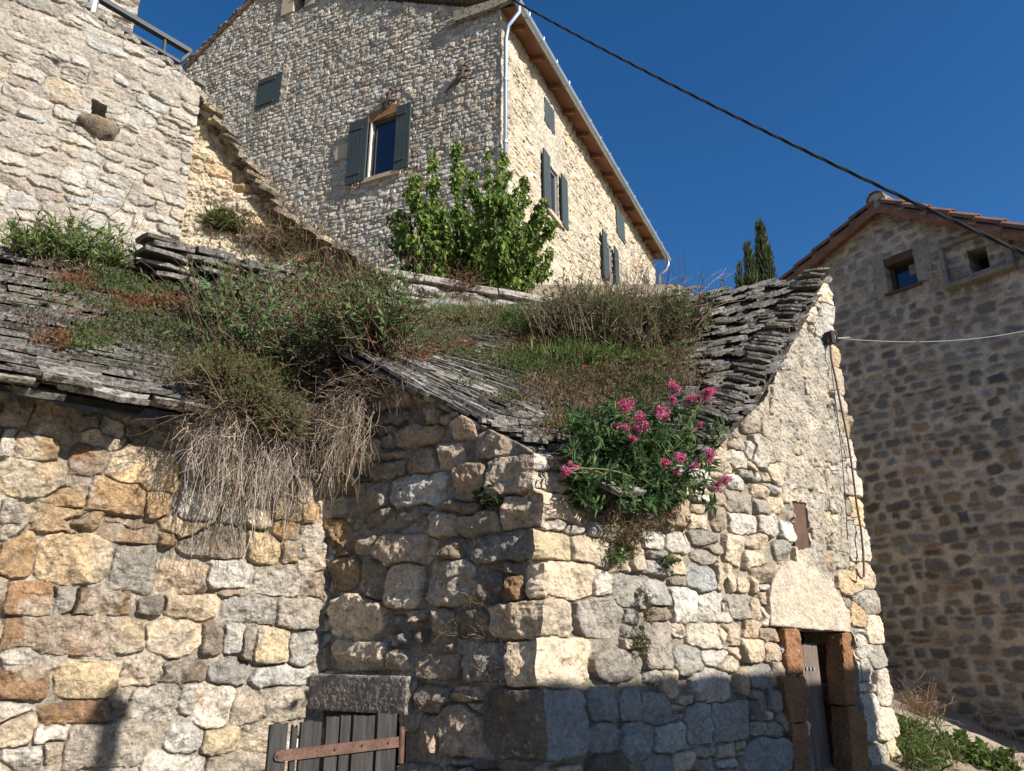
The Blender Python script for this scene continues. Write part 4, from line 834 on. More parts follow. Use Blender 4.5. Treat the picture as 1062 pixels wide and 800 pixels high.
wpath = [(868, 351), (866, 344), (862, 343), (859, 346), (859, 354), (861, 358), (862, 372), (867, 395), (873, 425), (879, 455), (883, 480), (888, 520), (893, 550), (895, 570), (896, 590), (896, 598), (893, 600), (890, 596), (888, 590)]
mb = MB(); mb.tube([RW.hit(x, y, .065) for x, y in wpath], .0085, 6)
cb_ = tag(mb.build('wall_cable', 'rust', None, True), 'rust brown cable running down the hut gable beside its corner', 'cable')
mb = MB(); mb.tube([RW.hit(x, y, .06) for x, y in ((862, 380), (867, 420), (873, 470), (877, 520), (879, 560))], .004, 5); mb.build('thin_cable', 'iron', cb_, True)
for x, y in ((869, 404), (882, 474), (890, 536)):
    mb = MB(); mb.tube([RW.hit(x - 7, y + 1, .05), RW.hit(x + 2, y, .075)], .006, 6); mb.build('clip', 'iron', cb_)
mb = MB(); P = RW.hit(859, 352, .05); mb.wbox(RW, (P - RW.o) @ RW.u - .03, (P - RW.o) @ RW.u + .03, P[2] - .05, P[2] + .06, .03, .1); mb.build('junction_box', 'cable', cb_)
# ================================================================== vegetation
class Veg:
    def __init__(s): s.V = []; s.F = []; s.C = []; s.n = 0
    def leaves(s, P, D, Nn, L, W, C, droop=.15, fold=.12, wide=.42):
        P, D, Nn = [np.asarray(a, float) for a in (P, D, Nn)]; n = len(P)
        if n == 0: return
        D = D / (np.linalg.norm(D, axis=1)[:, None] + 1e-9); S = np.cross(D, Nn); S /= (np.linalg.norm(S, axis=1)[:, None] + 1e-9); Nn = np.cross(S, D)
        L = np.broadcast_to(L, (n,))[:, None]; W = np.broadcast_to(W, (n,))[:, None]
        a = P; m = P + D * L * wide; b = m + S * W / 2 + Nn * W * fold; c = P + D * L - Nn * L * droop; d = m - S * W / 2 + Nn * W * fold; m2 = m
        V = np.stack([a, b, c, d], 1).reshape(-1, 3); i = np.arange(n)[:, None] * 4 + s.n
        F = np.concatenate([i + [0, 1, 2], i + [0, 2, 3]]); s.V.append(V); s.F.append(F); s.n += len(V); s.C.append(np.repeat(np.asarray(C, float), 4, axis=0))
    def stems(s, P, r0, r1, C):                                # P (n, K, 3)
        P = np.asarray(P, float); n, K, _ = P.shape
        if n == 0: return
        T = np.gradient(P, axis=1); T /= (np.linalg.norm(T, axis=2)[..., None] + 1e-9); ref = np.array([.31, .77, .55]); A = np.cross(T, ref); A /= (np.linalg.norm(A, axis=2)[..., None] + 1e-9); B = np.cross(T, A)
        r = np.linspace(0, 1, K)[None, :, None]; r0 = np.broadcast_to(r0, (n,))[:, None, None]; r1 = np.broadcast_to(r1, (n,))[:, None, None]; r = r0 * (1 - r) + r1 * r
        V = np.stack([P + r * (math.cos(a) * A + math.sin(a) * B) for a in (0, 2.094, 4.189)], 2).reshape(-1, 3)
        base = np.arange(n)[:, None, None] * K * 3 + s.n; k = np.arange(K - 1)[None, :, None] * 3; j = np.arange(3)[None, None, :]; j2 = (j + 1) % 3
        q = np.stack([base + k + j, base + k + j2, base + k + 3 + j2, base + k + 3 + j], -1).reshape(-1, 4)
        F = np.concatenate([q[:, [0, 1, 2]], q[:, [0, 2, 3]]]); s.V.append(V); s.F.append(F); s.n += len(V); s.C.append(np.repeat(np.asarray(C, float), K * 3, axis=0))
    def build(s, name, m, parent=None):
        return obj(name, np.concatenate(s.V), np.concatenate(s.F), m, parent, np.clip(np.concatenate(s.C), .003, .9))
def unit(v): return v / (np.linalg.norm(v, axis=-1)[..., None] + 1e-9)
def rdir(rng, n): return unit(rng.normal(0, 1, (n, 3)))
def tint(rng, n, base, var=.2, mix=None, p=0.):
    c = np.tile(np.array(base, float), (n, 1))
    if mix is not None: k = (rng.random(n) < p)[:, None]; c = np.where(k, np.array(mix, float), c)
    return c * np.clip(rng.normal(1, var, (n, 1)), .4, 1.9) * rng.normal(1, .06, (n, 3))
def arcs(rng, base, dirs, lens, K=6, droop=.25, wob=.04):
    t = np.linspace(0, 1, K)[None, :, None]; L = np.asarray(lens)[:, None, None]
    w = np.cumsum(rng.normal(0, wob, (len(base), K, 3)), 1) * L * np.linspace(0, 1, K)[None, :, None]
    return np.asarray(base)[:, None] + dirs[:, None] * L * t + w + np.array([0, 0, -1.]) * droop * L * t ** 2
def sample(path, f):                                           # points and tangents at fractions f along each path
    n, K, _ = path.shape; x = np.clip(f, 0, .999) * (K - 1); i = x.astype(int); fr = (x - i)[..., None]; r = np.arange(n)
    return path[r, i] * (1 - fr) + path[r, i + 1] * fr, unit(path[r, i + 1] - path[r, i])
GR = (.075, .105, .035); GL = (.11, .15, .045); GD = (.04, .065, .025); OL = (.1, .1, .04); BR = (.12, .085, .055); TN = (.26, .2, .13); RD = (.14, .06, .03); GY = (.17, .14, .115)

def bush(name, label, cat, base, spread_, n, lens, leafL, leafW, per, rng, green=GL, dry=BR, pdry=.1, stem=(.1, .075, .05), up=(0, 0, 1.), cone=.6, droop=.1, group=None, r0=.004, tipwhorl=True, lean=None, stemrough=.03, bare=0, bareL=.3):
    root = empty(name, np.mean(base, 0), label, cat, group); up = np.array(up, float)
    i = rng.integers(0, len(base), n); B = np.asarray(base)[i] + rng.normal(0, 1, (n, 3)) * np.asarray(spread_)
    d = unit(up + cone * rng.normal(0, 1, (n, 3)) * np.array([1, 1, .6])); L = rng.uniform(*lens, n); P = arcs(rng, B, d, L, 6, droop, stemrough)
    s = Veg(); s.stems(P, r0, r0 * .4, tint(rng, n, stem, .25))
    if bare:
        j = rng.integers(0, len(base), bare); Bb = np.asarray(base)[j] + rng.normal(0, 1, (bare, 3)) * np.asarray(spread_)
        db = unit(up + cone * 1.1 * rng.normal(0, 1, (bare, 3))); s.stems(arcs(rng, Bb, db, rng.uniform(.5, 1.2, bare) * bareL, 6, droop, .09), r0 * .8, r0 * .35, tint(rng, bare, dry, .3))
    s.build('stems', 'twig', root)
    lv = Veg()
    for k in range(per):
        f = rng.beta(2.2, 1.3, n); p, t = sample(P, f); o = unit(np.cross(t, rdir(rng, n))); D = unit(t * rng.uniform(.3, 1., (n, 1)) + o * rng.uniform(.5, 1.1, (n, 1)))
        sc_ = rng.uniform(.6, 1.2, n); lv.leaves(p, D, unit(t + .5 * rdir(rng, n)), leafL * sc_, leafW * sc_, tint(rng, n, green, .28, dry, pdry), droop=rng.uniform(0, .3))
    lv.build('leaves', 'leaf', root); return root

def hits(S, pts): return [S(np.array(a), np.array(b)) + np.array([0, 0, .04]) for a, b in [onpatch(S, x, y) for x, y in pts]]

# ---- sedum, moss and thyme on the two slab roofs
def mats(name, label, S, ells, rng, dens, kind):               # ells: (px, py, rx, ry, colour set); centres surveyed, spread over the slabs
    v = Veg()
    for x, y, rx, ry, cs, hgt, dn in ells:
        a, b = onpatch(S, x, y); a1, b1 = onpatch(S, x + rx, y); a2, b2 = onpatch(S, x, y - ry)
        e1, e2 = np.array([a1 - a, b1 - b]), np.array([a2 - a, b2 - b]); n = int(dens * rx * ry * dn * 2.4)
        q = rng.normal(0, .5, (n, 2)); st_ = np.array([a, b]) + q[:, :1] * e1 + q[:, 1:] * e2
        keep = (fbm(st_[:, 0] * 17 + x, st_[:, 1] * 17 + y, 801, 3) + rng.normal(0, .1, n) > -.18) & (st_[:, 1] < 1.06) & (st_[:, 1] > -.02)
        st_ = st_[keep]; n = len(st_)
        if n == 0: continue
        P = S(st_[:, 0], st_[:, 1]); bump = .02 + hgt * np.clip(.5 + 1.2 * fbm(st_[:, 0] * 26, st_[:, 1] * 26, 811, 3), .1, 1.3)
        P += np.array([0, -.015, .055]); P[:, 2] += bump * rng.uniform(.35, 1., n) * np.exp(-(q[keep] ** 2).sum(1) * .5)
        D = unit(np.array([0, 0, .7]) + rdir(rng, n) * .9); pick = (fbm(st_[:, 0] * 11, st_[:, 1] * 11, 821, 3) * 2.2 + .5 + rng.normal(0, .25, n)); idx = np.clip((pick * len(cs)).astype(int), 0, len(cs) - 1)
        C = np.array(cs)[idx] * np.clip(rng.normal(1, .28, (n, 1)), .4, 2)
        L = rng.uniform(.6, 1.7, n) * .021; v.leaves(P, D, rdir(rng, n), L, L * rng.uniform(.18, .45, n), C, droop=.1)
    return tag(v.build(name, 'leaf'), label, 'ground cover', None, 'stuff')
rg = np.random.default_rng(91)
SED = [(.16, .075, .035), (.14, .1, .05), (.12, .12, .045), (.09, .11, .035), (.075, .105, .035)]
THY = [(.16, .125, .1), (.13, .1, .085), (.11, .1, .06), (.085, .1, .045)]
GRS = [(.17, .13, .075), (.13, .12, .05), (.085, .12, .035), (.07, .11, .03)]
mats('roof_sedum', 'green and rusty sedum and thyme mats on the barn roof', SB,
     [(75, 286, 50, 8, THY, .08, .9), (110, 308, 70, 18, SED, .1, 1.2), (165, 330, 60, 22, SED, .12, 1.4), (130, 295, 40, 14, THY, .1, 1.2), (220, 365, 70, 28, THY, .16, 1.5), (175, 350, 60, 22, THY, .12, 1.2), (75, 368, 40, 9, SED, .1, 1.2), (50, 345, 40, 10, THY, .05, .5), (110, 352, 40, 12, THY, .06, .6),
      (250, 395, 60, 24, [(.075, .105, .03), (.1, .12, .035), (.13, .11, .06)], .22, 2), (290, 420, 28, 24, [(.08, .105, .025), (.1, .11, .03), (.12, .1, .04)], .2, 2), (185, 300, 30, 10, THY, .06, .8), (240, 325, 60, 22, THY, .12, 1.), (330, 320, 70, 40, GRS, .14, 1.2), (360, 300, 50, 24, GRS, .1, 1), (350, 370, 50, 30, GRS, .12, 1)], rg, 1.7, 'moss')
mats('roof_sedum', 'mossy sedum, short grass and dry thatch over the hut roof', SHt,
     [(410, 352, 40, 10, SED, .05, 1.), (480, 368, 60, 12, SED, .05, 1.3), (550, 385, 50, 16, SED, .05, 1.2), (480, 338, 80, 12, GRS, .08, 1.6), (560, 345, 70, 16, GRS, .1, 1.6), (570, 380, 60, 22, SED, .1, 1.6), (625, 415, 60, 30, [(.17, .12, .085), (.15, .1, .06), (.12, .1, .05)], .1, 2.2), (660, 390, 60, 30, GRS, .12, 2.2),
      (620, 380, 50, 20, [(.08, .14, .025), (.1, .14, .035)], .13, 1.8), (675, 400, 44, 20, [(.17, .13, .085), (.13, .1, .06)], .12, 1.8), (605, 455, 36, 14, SED, .05, 1.), (490, 408, 20, 6, SED, .03, .7), (530, 425, 24, 7, SED, .03, .7), (575, 452, 16, 6, SED, .03, .8), (440, 380, 22, 6, SED, .03, .6), (700, 365, 25, 20, [(.16, .11, .07), (.13, .09, .05)], .08, 1.), (670, 440, 24, 16, [(.16, .11, .07), (.13, .1, .05)], .05, .9)], rg, 1.5, 'moss')
# ---- grass blades over the hut roof
v = Veg()
for x, y, rx, ry, n, Lh, cs in ((480, 335, 70, 8, 1800, .1, GL), (570, 345, 60, 14, 2000, .08, GR), (610, 380, 50, 14, 1800, .13, (.1, .17, .03)), (620, 410, 70, 24, 2600, .07, (.17, .13, .075)), (675, 390, 40, 22, 1500, .07, (.16, .13, .075)), (450, 352, 40, 9, 300, .06, OL), (545, 380, 50, 12, 600, .07, (.13, .11, .045)), (605, 440, 34, 16, 500, .07, (.12, .11, .04))):
    a, b = onpatch(SHt, x, y); a1, b1 = onpatch(SHt, x + rx, y); a2, b2 = onpatch(SHt, x, y - ry); q = rg.normal(0, .5, (n, 2)); s_ = np.array([a, b]) + q[:, :1] * [[a1 - a, b1 - b]] + q[:, 1:] * [[a2 - a, b2 - b]]
    s_ = s_[(s_[:, 1] < 1.05) & (s_[:, 1] > 0)]; P = SHt(s_[:, 0], s_[:, 1]); n = len(P)
    D = unit(np.array([0, 0, 1.]) + .45 * rdir(rg, n)); P = P + [0, 0, .05]; v.leaves(P, D, rdir(rg, n), Lh * rg.uniform(.5, 1.4, n), .006, tint(rg, n, cs, .3, TN, .2), droop=.2, wide=.3)
tag(v.build('roof_grass', 'leaf'), 'thin green and straw grass growing on the hut roof', 'grass', None, 'stuff')

# ---- leafy clumps on the barn roof
rg = np.random.default_rng(101)
b0 = hits(SB, [(25, 272), (55, 280), (85, 286), (110, 292), (60, 268), (95, 276)]); b0 = [p - np.array([0, 0, .04]) for p in b0]
bush('valerian_clump', 'light green leafy valerian clump at the foot of the terrace wall', 'plant', b0, (.06, .05, .02), 260, (.2, .42), .075, .02, 12, rg, green=(.13, .185, .055), pdry=.06, cone=.5, bare=26, bareL=.75)
b1 = hits(SB, [(232, 352), (262, 362), (300, 366), (340, 372), (372, 390), (250, 385), (300, 395), (345, 405), (388, 402), (290, 340), (335, 345), (365, 360)]) + [SHt(np.array(x), np.array(y)) + np.array([0, 0, .03]) for x, y in ((.02, .03), (-.03, .06), (-.05, .12), (.05, .05))]
bush('overgrown_bush', 'large tangled green and brown bush over the joint of the two roofs', 'bush', b1, (.12, .12, .05), 900, (.28, .64), .064, .018, 15, rg, green=(.11, .175, .065), pdry=.2, dry=(.13, .075, .05), cone=.58, bare=700, bareL=.55, up=(-.12, -.3, 1.))
b1 = hits(SB, [(205, 300), (215, 320), (225, 345), (235, 360)])
bush('dark_twiggy_shrub', 'small dark twiggy shrub below the broken slab roof stump', 'bush', b1, (.06, .06, .03), 90, (.15, .4), .03, .012, 10, rg, green=(.055, .07, .035), pdry=.3, dry=(.12, .075, .06), cone=.6, bare=80, bareL=.4)
b2 = [SHt(np.array(.04), np.array(.86)) + np.array([0, 0, .02])]
bush('valerian_sprig', 'small bright green sprig below the lichened parapet', 'plant', b2, (.07, .05, .02), 40, (.1, .24), .06, .018, 11, rg, green=(.07, .14, .045), pdry=.03, cone=.6)
b2 = [PWl.p(PWl.uv(x, 300)[0], PWl.uv(x, 298)[1], .06) for x in (470, 480, 489)]
bush('dry_weed', 'russet dry weed hanging on the middle of the parapet', 'weed', b2, (.06, .03, .08), 90, (.06, .18), .03, .01, 6, rg, green=(.12, .075, .04), pdry=.4, dry=(.16, .08, .04), cone=1., bare=60, bareL=.25)

# ---- fine green thyme cushion with long dry roots hanging over the sunlit wall
def hanging(label, tops, n, lens, rng, out, colr, group='dry grass curtains under the eaves'):
    i = rng.random(n) * (len(tops) - 1); k = np.floor(i).astype(int); f = (i - k)[:, None]; T = np.asarray(tops); B = T[k] * (1 - f) + T[np.minimum(k + 1, len(T) - 1)] * f + rng.normal(0, .05, (n, 3)) * [1, 1, 1.3]
    L = rng.uniform(*lens, n) * (.55 + .6 * np.sin(np.clip(i / (len(T) - 1), .05, .95) * np.pi)); K = 8; t = np.linspace(0, 1, K)[None, :, None]; side = rng.normal(-.12, .28, n)
    D = out + BW.u * side[:, None]; P = B[:, None] + D[:, None] * L[:, None, None] * rng.uniform(.2, .75, (n, 1, 1)) * (t - .28 * t ** 2) + np.array([0, 0, -1.]) * L[:, None, None] * (1.0 * t ** 1.7) + np.cumsum(rng.normal(0, .024, (n, K, 3)), 1)
    r = empty('hanging_dry_grass', T.mean(0), label, 'dry grass', group); s = Veg(); s.stems(P, .0019, .001, tint(rng, n, colr, .4, (.17, .125, .09), .45)); s.build('strands', 'twig', r)
    m = int(n * 1.6); j = rng.integers(0, n, m); p, t_ = sample(P[j], rng.random(m) * .8); s = Veg(); s.stems(arcs(rng, p, unit(t_ + .7 * rdir(rng, m)), rng.uniform(.04, .16, m), 5, .3, .12), .0016, .0009, tint(rng, m, colr, .35)); s.build('side_shoots', 'twig', r); return r
rg = np.random.default_rng(111)
tp = [BW.hit(x, y, .24) for x, y in ((205, 432), (225, 428), (250, 440), (272, 446), (290, 455), (305, 462))]
hanging('pale curtain of dry grass hanging over the sunlit barn wall', tp, 380, (.22, .6), rg, BW.n * .5, (.36, .31, .26))
tp = [LW.hit(x, y, .3) for x, y in ((343, 432), (352, 428), (364, 426), (376, 430))]
hanging('smaller brown curtain of dry stems in the shaded corner', tp, 150, (.2, .5), rg, LW.n * .3, (.27, .22, .17))
b3 = [BW.hit(x, y, .38) for x, y in ((212, 395), (235, 402), (258, 412), (280, 425), (298, 440), (240, 418), (275, 436), (290, 450), (225, 385), (262, 395))]
bush('thyme_cushion', 'fine green thyme cushion spilling over the barn eave', 'plant', b3, (.05, .05, .035), 1000, (.08, .2), .02, .006, 14, rg, green=(.1, .135, .04), pdry=.12, cone=.8, up=(.1, -.3, .8), stem=(.13, .09, .06), r0=.0025, bare=160, bareL=.24)
b3 = [BW.hit(x, y, .33) for x, y in ((205, 425), (220, 420), (250, 430), (280, 440), (310, 440), (330, 430), (360, 425), (390, 425))] + [LW.hit(x, y, .2) for x, y in ((345, 392), (362, 396), (380, 398), (396, 402), (352, 408), (372, 410), (345, 380))]
bush('dry_twig_tangle', 'dark tangle of dead twigs under the thyme at the eave', 'dead plant', b3, (.07, .07, .05), 640, (.1, .3), .02, .006, 2, rg, green=(.08, .06, .04), pdry=.8, dry=(.1, .065, .045), cone=1., up=(.1, -.4, -.1), stem=(.13, .095, .07), r0=.003, stemrough=.1, droop=.2)

# ---- scrub on the right half of the hut roof
rg = np.random.default_rng(121)
rid = hits(SHt, [(578, 362), (596, 358), (618, 366), (640, 360), (655, 372), (630, 350), (600, 350)])
bush('roof_scrub', 'tall grey brown scrub standing on the hut ridge', 'bush', rid, (.1, .12, .04), 900, (.18, .5), .05, .013, 10, rg, green=(.11, .155, .05), pdry=.22, dry=(.19, .135, .09), cone=.32, bare=650, bareL=.5, stem=(.19, .14, .1))
rid = hits(SHt, [(668, 352), (685, 350), (702, 352), (718, 350), (690, 362)])
bush('roof_scrub', 'bushy green scrub at the bare slab end of the hut ridge', 'bush', rid, (.09, .12, .05), 460, (.14, .4), .05, .014, 10, rg, green=(.1, .15, .05), pdry=.22, dry=(.18, .125, .085), cone=.45, bare=200, bareL=.55)
tw = [at(x, y, 7.1) for x, y in ((650, 325), (675, 325), (700, 330), (660, 320))]
root = empty('bare_twigs', tw[0], 'thin bare twigs reaching into the sky beside the big house', 'dead plant'); v = Veg(); n = 26
P = arcs(rg, np.array(tw)[rg.integers(0, 4, n)] + rg.normal(0, .05, (n, 3)), unit(np.array([.35, 0, 1.]) + .35 * rdir(rg, n)), rg.uniform(.35, .75, n), 7, -.05, .05); v.stems(P, .003, .0012, tint(rg, n, (.3, .22, .17), .2))
for k in range(4): p, t_ = sample(P, rg.uniform(.35, .95, n)); v.stems(arcs(rg, p, unit(t_ + .6 * rdir(rg, n)), rg.uniform(.06, .2, n), 5, 0, .05), .0018, .001, tint(rg, n, (.3, .22, .17), .2))
v.build('twigs', 'twig', root)
b4 = hits(SHt, [(600, 385), (625, 382), (650, 388), (640, 372)])
bush('grass_tuft', 'bright green grass tuft in the middle of the hut roof', 'grass tuft', b4, (.12, .1, .01), 260, (.08, .2), .09, .006, 5, rg, green=(.09, .16, .03), pdry=.1, cone=.6)

# ---- red valerian with flower heads at the wall top
rg = np.random.default_rng(131)
val = empty('red_valerian', RW.hit(652, 520, .05), 'red valerian in flower rooted in the wall top beside the eave', 'plant')
heads = [(648, 424, 1.1), (668, 433, 1.1), (683, 424, 1.0), (700, 402, 1.1), (715, 414, 1.05), (736, 405, 1.1), (640, 440, .6), (650, 444, .5), (662, 446, .5), (655, 456, .45), (705, 474, 1.1), (692, 480, .7), (735, 472, .9), (722, 482, .6), (752, 497, .9), (744, 503, .6), (585, 487, .6), (590, 491, .5), (592, 484, .5), (704, 490, .5), (726, 440, .4), (698, 416, .6), (730, 412, .7), (690, 432, .5)]
fl = Veg(); stv = Veg(); lf_ = Veg(); root_p = RW.hit(655, 512, .06)
for x, y, k in heads:
    c = RW.hit(x, y, rg.uniform(.26, .4)); rr = .037 * k; m = int(620 * k); d = rdir(rg, m); d[:, 2] *= .75; lob = rg.normal(0, .5, (4, 3)); d = d * .72 + lob[rg.integers(0, 4, m)]
    p = c + d * rr * rg.uniform(.35, 1.1, (m, 1)); fl.leaves(p, unit(d + .6 * rdir(rg, m)), rdir(rg, m), .0095, .007, tint(rg, m, (.5, .075, .19), .35, (.62, .26, .38), .35), droop=.1)
    b_ = root_p + rg.normal(0, .05, 3) + BW.u * (x - 660) * .0016; t = np.linspace(0, 1, 7)[:, None]; mid = (b_ + c) / 2 + RW.n * .08 + np.array([0, 0, .05]); Q = (1 - t) ** 2 * b_ + 2 * t * (1 - t) * mid + t ** 2 * c
    stv.stems(Q[None], .0035, .0022, tint(rg, 1, (.12, .13, .06), .1)); ps = c + rg.normal(0, rr * .5, (8, 3)); sp = np.stack([np.tile(Q[5], (8, 1)), (Q[5] + ps) / 2 + rg.normal(0, .004, (8, 3)), ps], 1); stv.stems(sp, .0014, .001, tint(rg, 8, (.2, .1, .1), .1))
    for f in np.linspace(.3, .9, 6):
        q = Q[int(f * 6)]; o = unit(rdir(rg, 2) * [1, 1, .3]); lf_.leaves(np.tile(q, (2, 1)), o + [0, 0, .3], np.tile([0, 0, 1.], (2, 1)), rg.uniform(.05, .09, 2), rg.uniform(.015, .024, 2), tint(rg, 2, (.06, .105, .04), .2), droop=.25)
n = 340; cx = np.clip(rg.normal(655, 33, n), 597, 735); cy = np.clip(rg.normal(478, 27, n), 430, 522)
B = np.array([RW.hit(a, b, rg.uniform(.02, .16)) for a, b in zip(cx, cy)]); d = unit(RW.n * .6 + np.array([0, 0, .75]) + .75 * rdir(rg, n)); P = arcs(rg, B - d * .06, d, rg.uniform(.1, .24, n), 6, .2, .03)
stv.stems(P, .003, .0018, tint(rg, n, (.1, .13, .06), .2))
for k in range(8):
    p, t_ = sample(P, rg.beta(2, 1.2, n)); o = unit(np.cross(t_, rdir(rg, n))); sc_ = rg.uniform(.6, 1.25, n)
    for sgn in (1, -1): lf_.leaves(p, unit(t_ * .55 + o * sgn), t_ + .2 * rdir(rg, n), .075 * sc_, .021 * sc_, tint(rg, n, (.085, .145, .06), .28, (.13, .19, .065), .25), droop=.3)
stv.build('stems', 'twig', val); lf_.build('leaves', 'leaf', val); fl.build('flowers', 'petal', val)
c = onpatch(SHt, 607, 398); c = SHt(*[np.array(a) for a in c]) + np.array([0, 0, .1]); rt_ = empty('valerian_flower', c, 'single small pink flower head standing in the roof grass', 'flower'); fl = Veg(); m = 130; d = rdir(rg, m)
fl.leaves(c + d * .03 * rg.uniform(.4, 1.1, (m, 1)), d, rdir(rg, m), .014, .01, tint(rg, m, (.5, .08, .2), .25)); fl.build('flowers', 'petal', rt_); sv = Veg(); sv.stems(np.array([[c - [0, 0, .16], c - [.01, 0, .08], c]]), .003, .002, tint(rg, 1, (.12, .13, .06), .1)); sv.build('stem', 'twig', rt_)

# ---- dry grass under the valerian and small wall plants
def wplant(name, label, cat, w, px, n, L, lw, green, pdry, up=.4, per=9, spread_=.02, group=None, bare=0, off=.045):
    B = [w.hit(x, y, off) for x, y in px]; return bush(name, label, cat, B, (spread_,) * 3, n, (L * .5, L), lw[0], lw[1], per, rg, green=green, pdry=pdry, up=tuple(w.n * .7 + np.array([0, 0, up])), cone=.6, r0=.002, bare=bare, bareL=L, group=group)
G_ = 'small plants in the wall joints'
wplant('dry_grass_tuft', 'brown and green dry grass tuft below the red valerian', 'grass tuft', RW, [(632, 530), (648, 545), (655, 560), (665, 535), (640, 552), (690, 535), (676, 528)], 100, .11, (.05, .008), (.12, .105, .05), .5, up=-.3, spread_=.03, group=G_, bare=60)
wplant('wall_fern', 'low bright green plant in the wall right of the corner stones', 'plant', RW, [(636, 582), (642, 576), (648, 572)], 55, .06, (.02, .011), (.1, .15, .045), .05, group=G_)
wplant('wall_fern', 'small round green plant further right, above the grey stones', 'plant', RW, [(690, 582), (693, 586)], 40, .055, (.02, .011), (.1, .15, .05), .05, group=G_)
wplant('wall_weed', 'olive weed between the two tall grey stones', 'weed', RW, [(660, 664), (663, 670)], 40, .07, (.025, .006), (.11, .12, .04), .3, group=G_, bare=20)
wplant('wall_weed', 'narrow dark weed above the olive one in the same joint', 'weed', RW, [(668, 632), (669, 640), (668, 622)], 40, .06, (.025, .006), (.09, .1, .04), .4, group=G_, bare=14)
wplant('ivy_sprig', 'dark green leaf sprig on the shaded wall under the roof edge', 'plant', LW, [(503, 514), (508, 518), (502, 520)], 26, .06, (.03, .026), (.03, .05, .02), .0, group=G_)
wplant('dry_weed', 'dead reddish weed in the shaded wall beside the quoins', 'weed', LW, [(497, 622), (500, 660), (470, 650), (455, 700), (505, 700), (520, 660)], 60, .09, (.02, .004), (.15, .09, .06), .8, group=G_, bare=70, per=3, spread_=.03)
yb = YW.hit(232, 238, .04)
bush('grass_tuft', 'green grass tuft with long straw stalks at the yellow ruined wall', 'grass tuft', [yb, YW.hit(222, 236, .04), YW.hit(243, 238, .04)], (.04, .03, .01), 130, (.08, .2), .13, .006, 5, rg, green=(.09, .14, .03), pdry=.1, cone=.6, bare=30, bareL=.55)
bs = [YW.hit(x, y, .1) for x, y in ((265, 250), (290, 262), (320, 275), (345, 282), (300, 250), (372, 290))]
bush('dry_grass_tuft', 'brown dry grass along the foot of the ruined wall', 'grass tuft', bs, (.1, .06, .05), 420, (.12, .3), .1, .005, 4, rg, green=(.13, .115, .05), pdry=.45, dry=(.17, .12, .07), cone=.6, bare=200, bareL=.32)
bs = [YW.hit(x, y, -.1) for x, y in ((262, 196), (290, 222), (320, 246), (350, 264))]
bush('dry_grass_tuft', 'thin brown grass on the stepped coping of the ruined wall', 'grass tuft', bs, (.1, .06, .03), 200, (.1, .26), .06, .004, 3, rg, green=(.14, .1, .06), pdry=.5, dry=(.2, .14, .09), cone=.5, bare=160, bareL=.26)

# ---- the green tree below the big house
rg = np.random.default_rng(141)
tb = at(487, 312, 9.6); tr = empty('leafy_tree', tb, 'young bright green broadleaf tree in front of the big house corner', 'tree')
tips = [(404, 222), (412, 215), (425, 178), (430, 190), (446, 165), (448, 172), (470, 146), (472, 150), (490, 178), (507, 162), (518, 166), (524, 152), (545, 180), (547, 186), (560, 215), (571, 232), (572, 262), (556, 270), (420, 240), (438, 215), (460, 200), (480, 200), (500, 205), (530, 215), (540, 240), (450, 230), (470, 240), (495, 240), (515, 240), (410, 250), (430, 258), (455, 258), (540, 268), (520, 262), (485, 262), (560, 248), (445, 190), (515, 185), (535, 195)] + [(float(x), float(y)) for x, y in zip(rg.uniform(415, 562, 26), rg.uniform(198, 284, 26))]
Pt = []
for x, y in tips:
    e = at(x, y, 9.6 + rg.uniform(-.75, .75)); t = np.linspace(0, 1, 8)[:, None]; b_ = tb + rg.normal(0, .08, 3) * [1, 1, 0] - [0, 0, .1]; mid = b_ * .55 + e * .45 + np.array([(e - b_)[0] * .28, (e - b_)[1] * .2, -.12]); Pt.append((1 - t) ** 2 * b_ + 2 * t * (1 - t) * mid + t ** 2 * e)
Pt = np.array(Pt); s = Veg(); s.stems(Pt, .022, .005, tint(rg, len(Pt), (.12, .09, .06), .15)); s.build('trunk', 'twig', tr)
cr_ = Veg(); sub = []
for k in range(11):
    p, t_ = sample(Pt, rg.uniform(.3, .97, len(Pt))); sub.append(arcs(rg, p, unit(t_ + .55 * rdir(rg, len(Pt)) * [1, 1, .6] + [0, 0, .25]), rg.uniform(.12, .36, len(Pt)), 8, .1, .03))
sub = np.concatenate(sub + [Pt]); n = len(sub); s = Veg(); s.stems(sub[:-len(Pt)], .006, .002, tint(rg, n - len(Pt), (.13, .1, .06), .15)); s.build('twigs', 'twig', tr)
for k in range(34):
    f = rg.beta(1.5, 1.1, n); p, t_ = sample(sub, f); o = unit(np.cross(t_, rdir(rg, n))); sc_ = rg.uniform(.6, 1.2, n); hi = (p[:, 2] - tb[2]) / 1.8
    D = unit(o * .7 + np.array([0, 0, -.75]) + .35 * rdir(rg, n)); cr_.leaves(p + o * .02, D, unit(o + .4 * rdir(rg, n)), .088 * sc_, .056 * sc_, tint(rg, n, (.12, .19, .045), .25, (.2, .26, .055), .35), droop=.12, fold=.1, wide=.38)
cr_.build('crown', 'leaf', tr)
bush('dry_shrub', 'dark reddish shrub at the left foot of the green tree', 'bush', [at(x, 290, 9.3) for x in (425, 437, 447)], (.08, .1, .04), 150, (.2, .42), .045, .03, 8, rg, green=(.07, .05, .035), pdry=.35, dry=(.16, .075, .05), cone=.5)

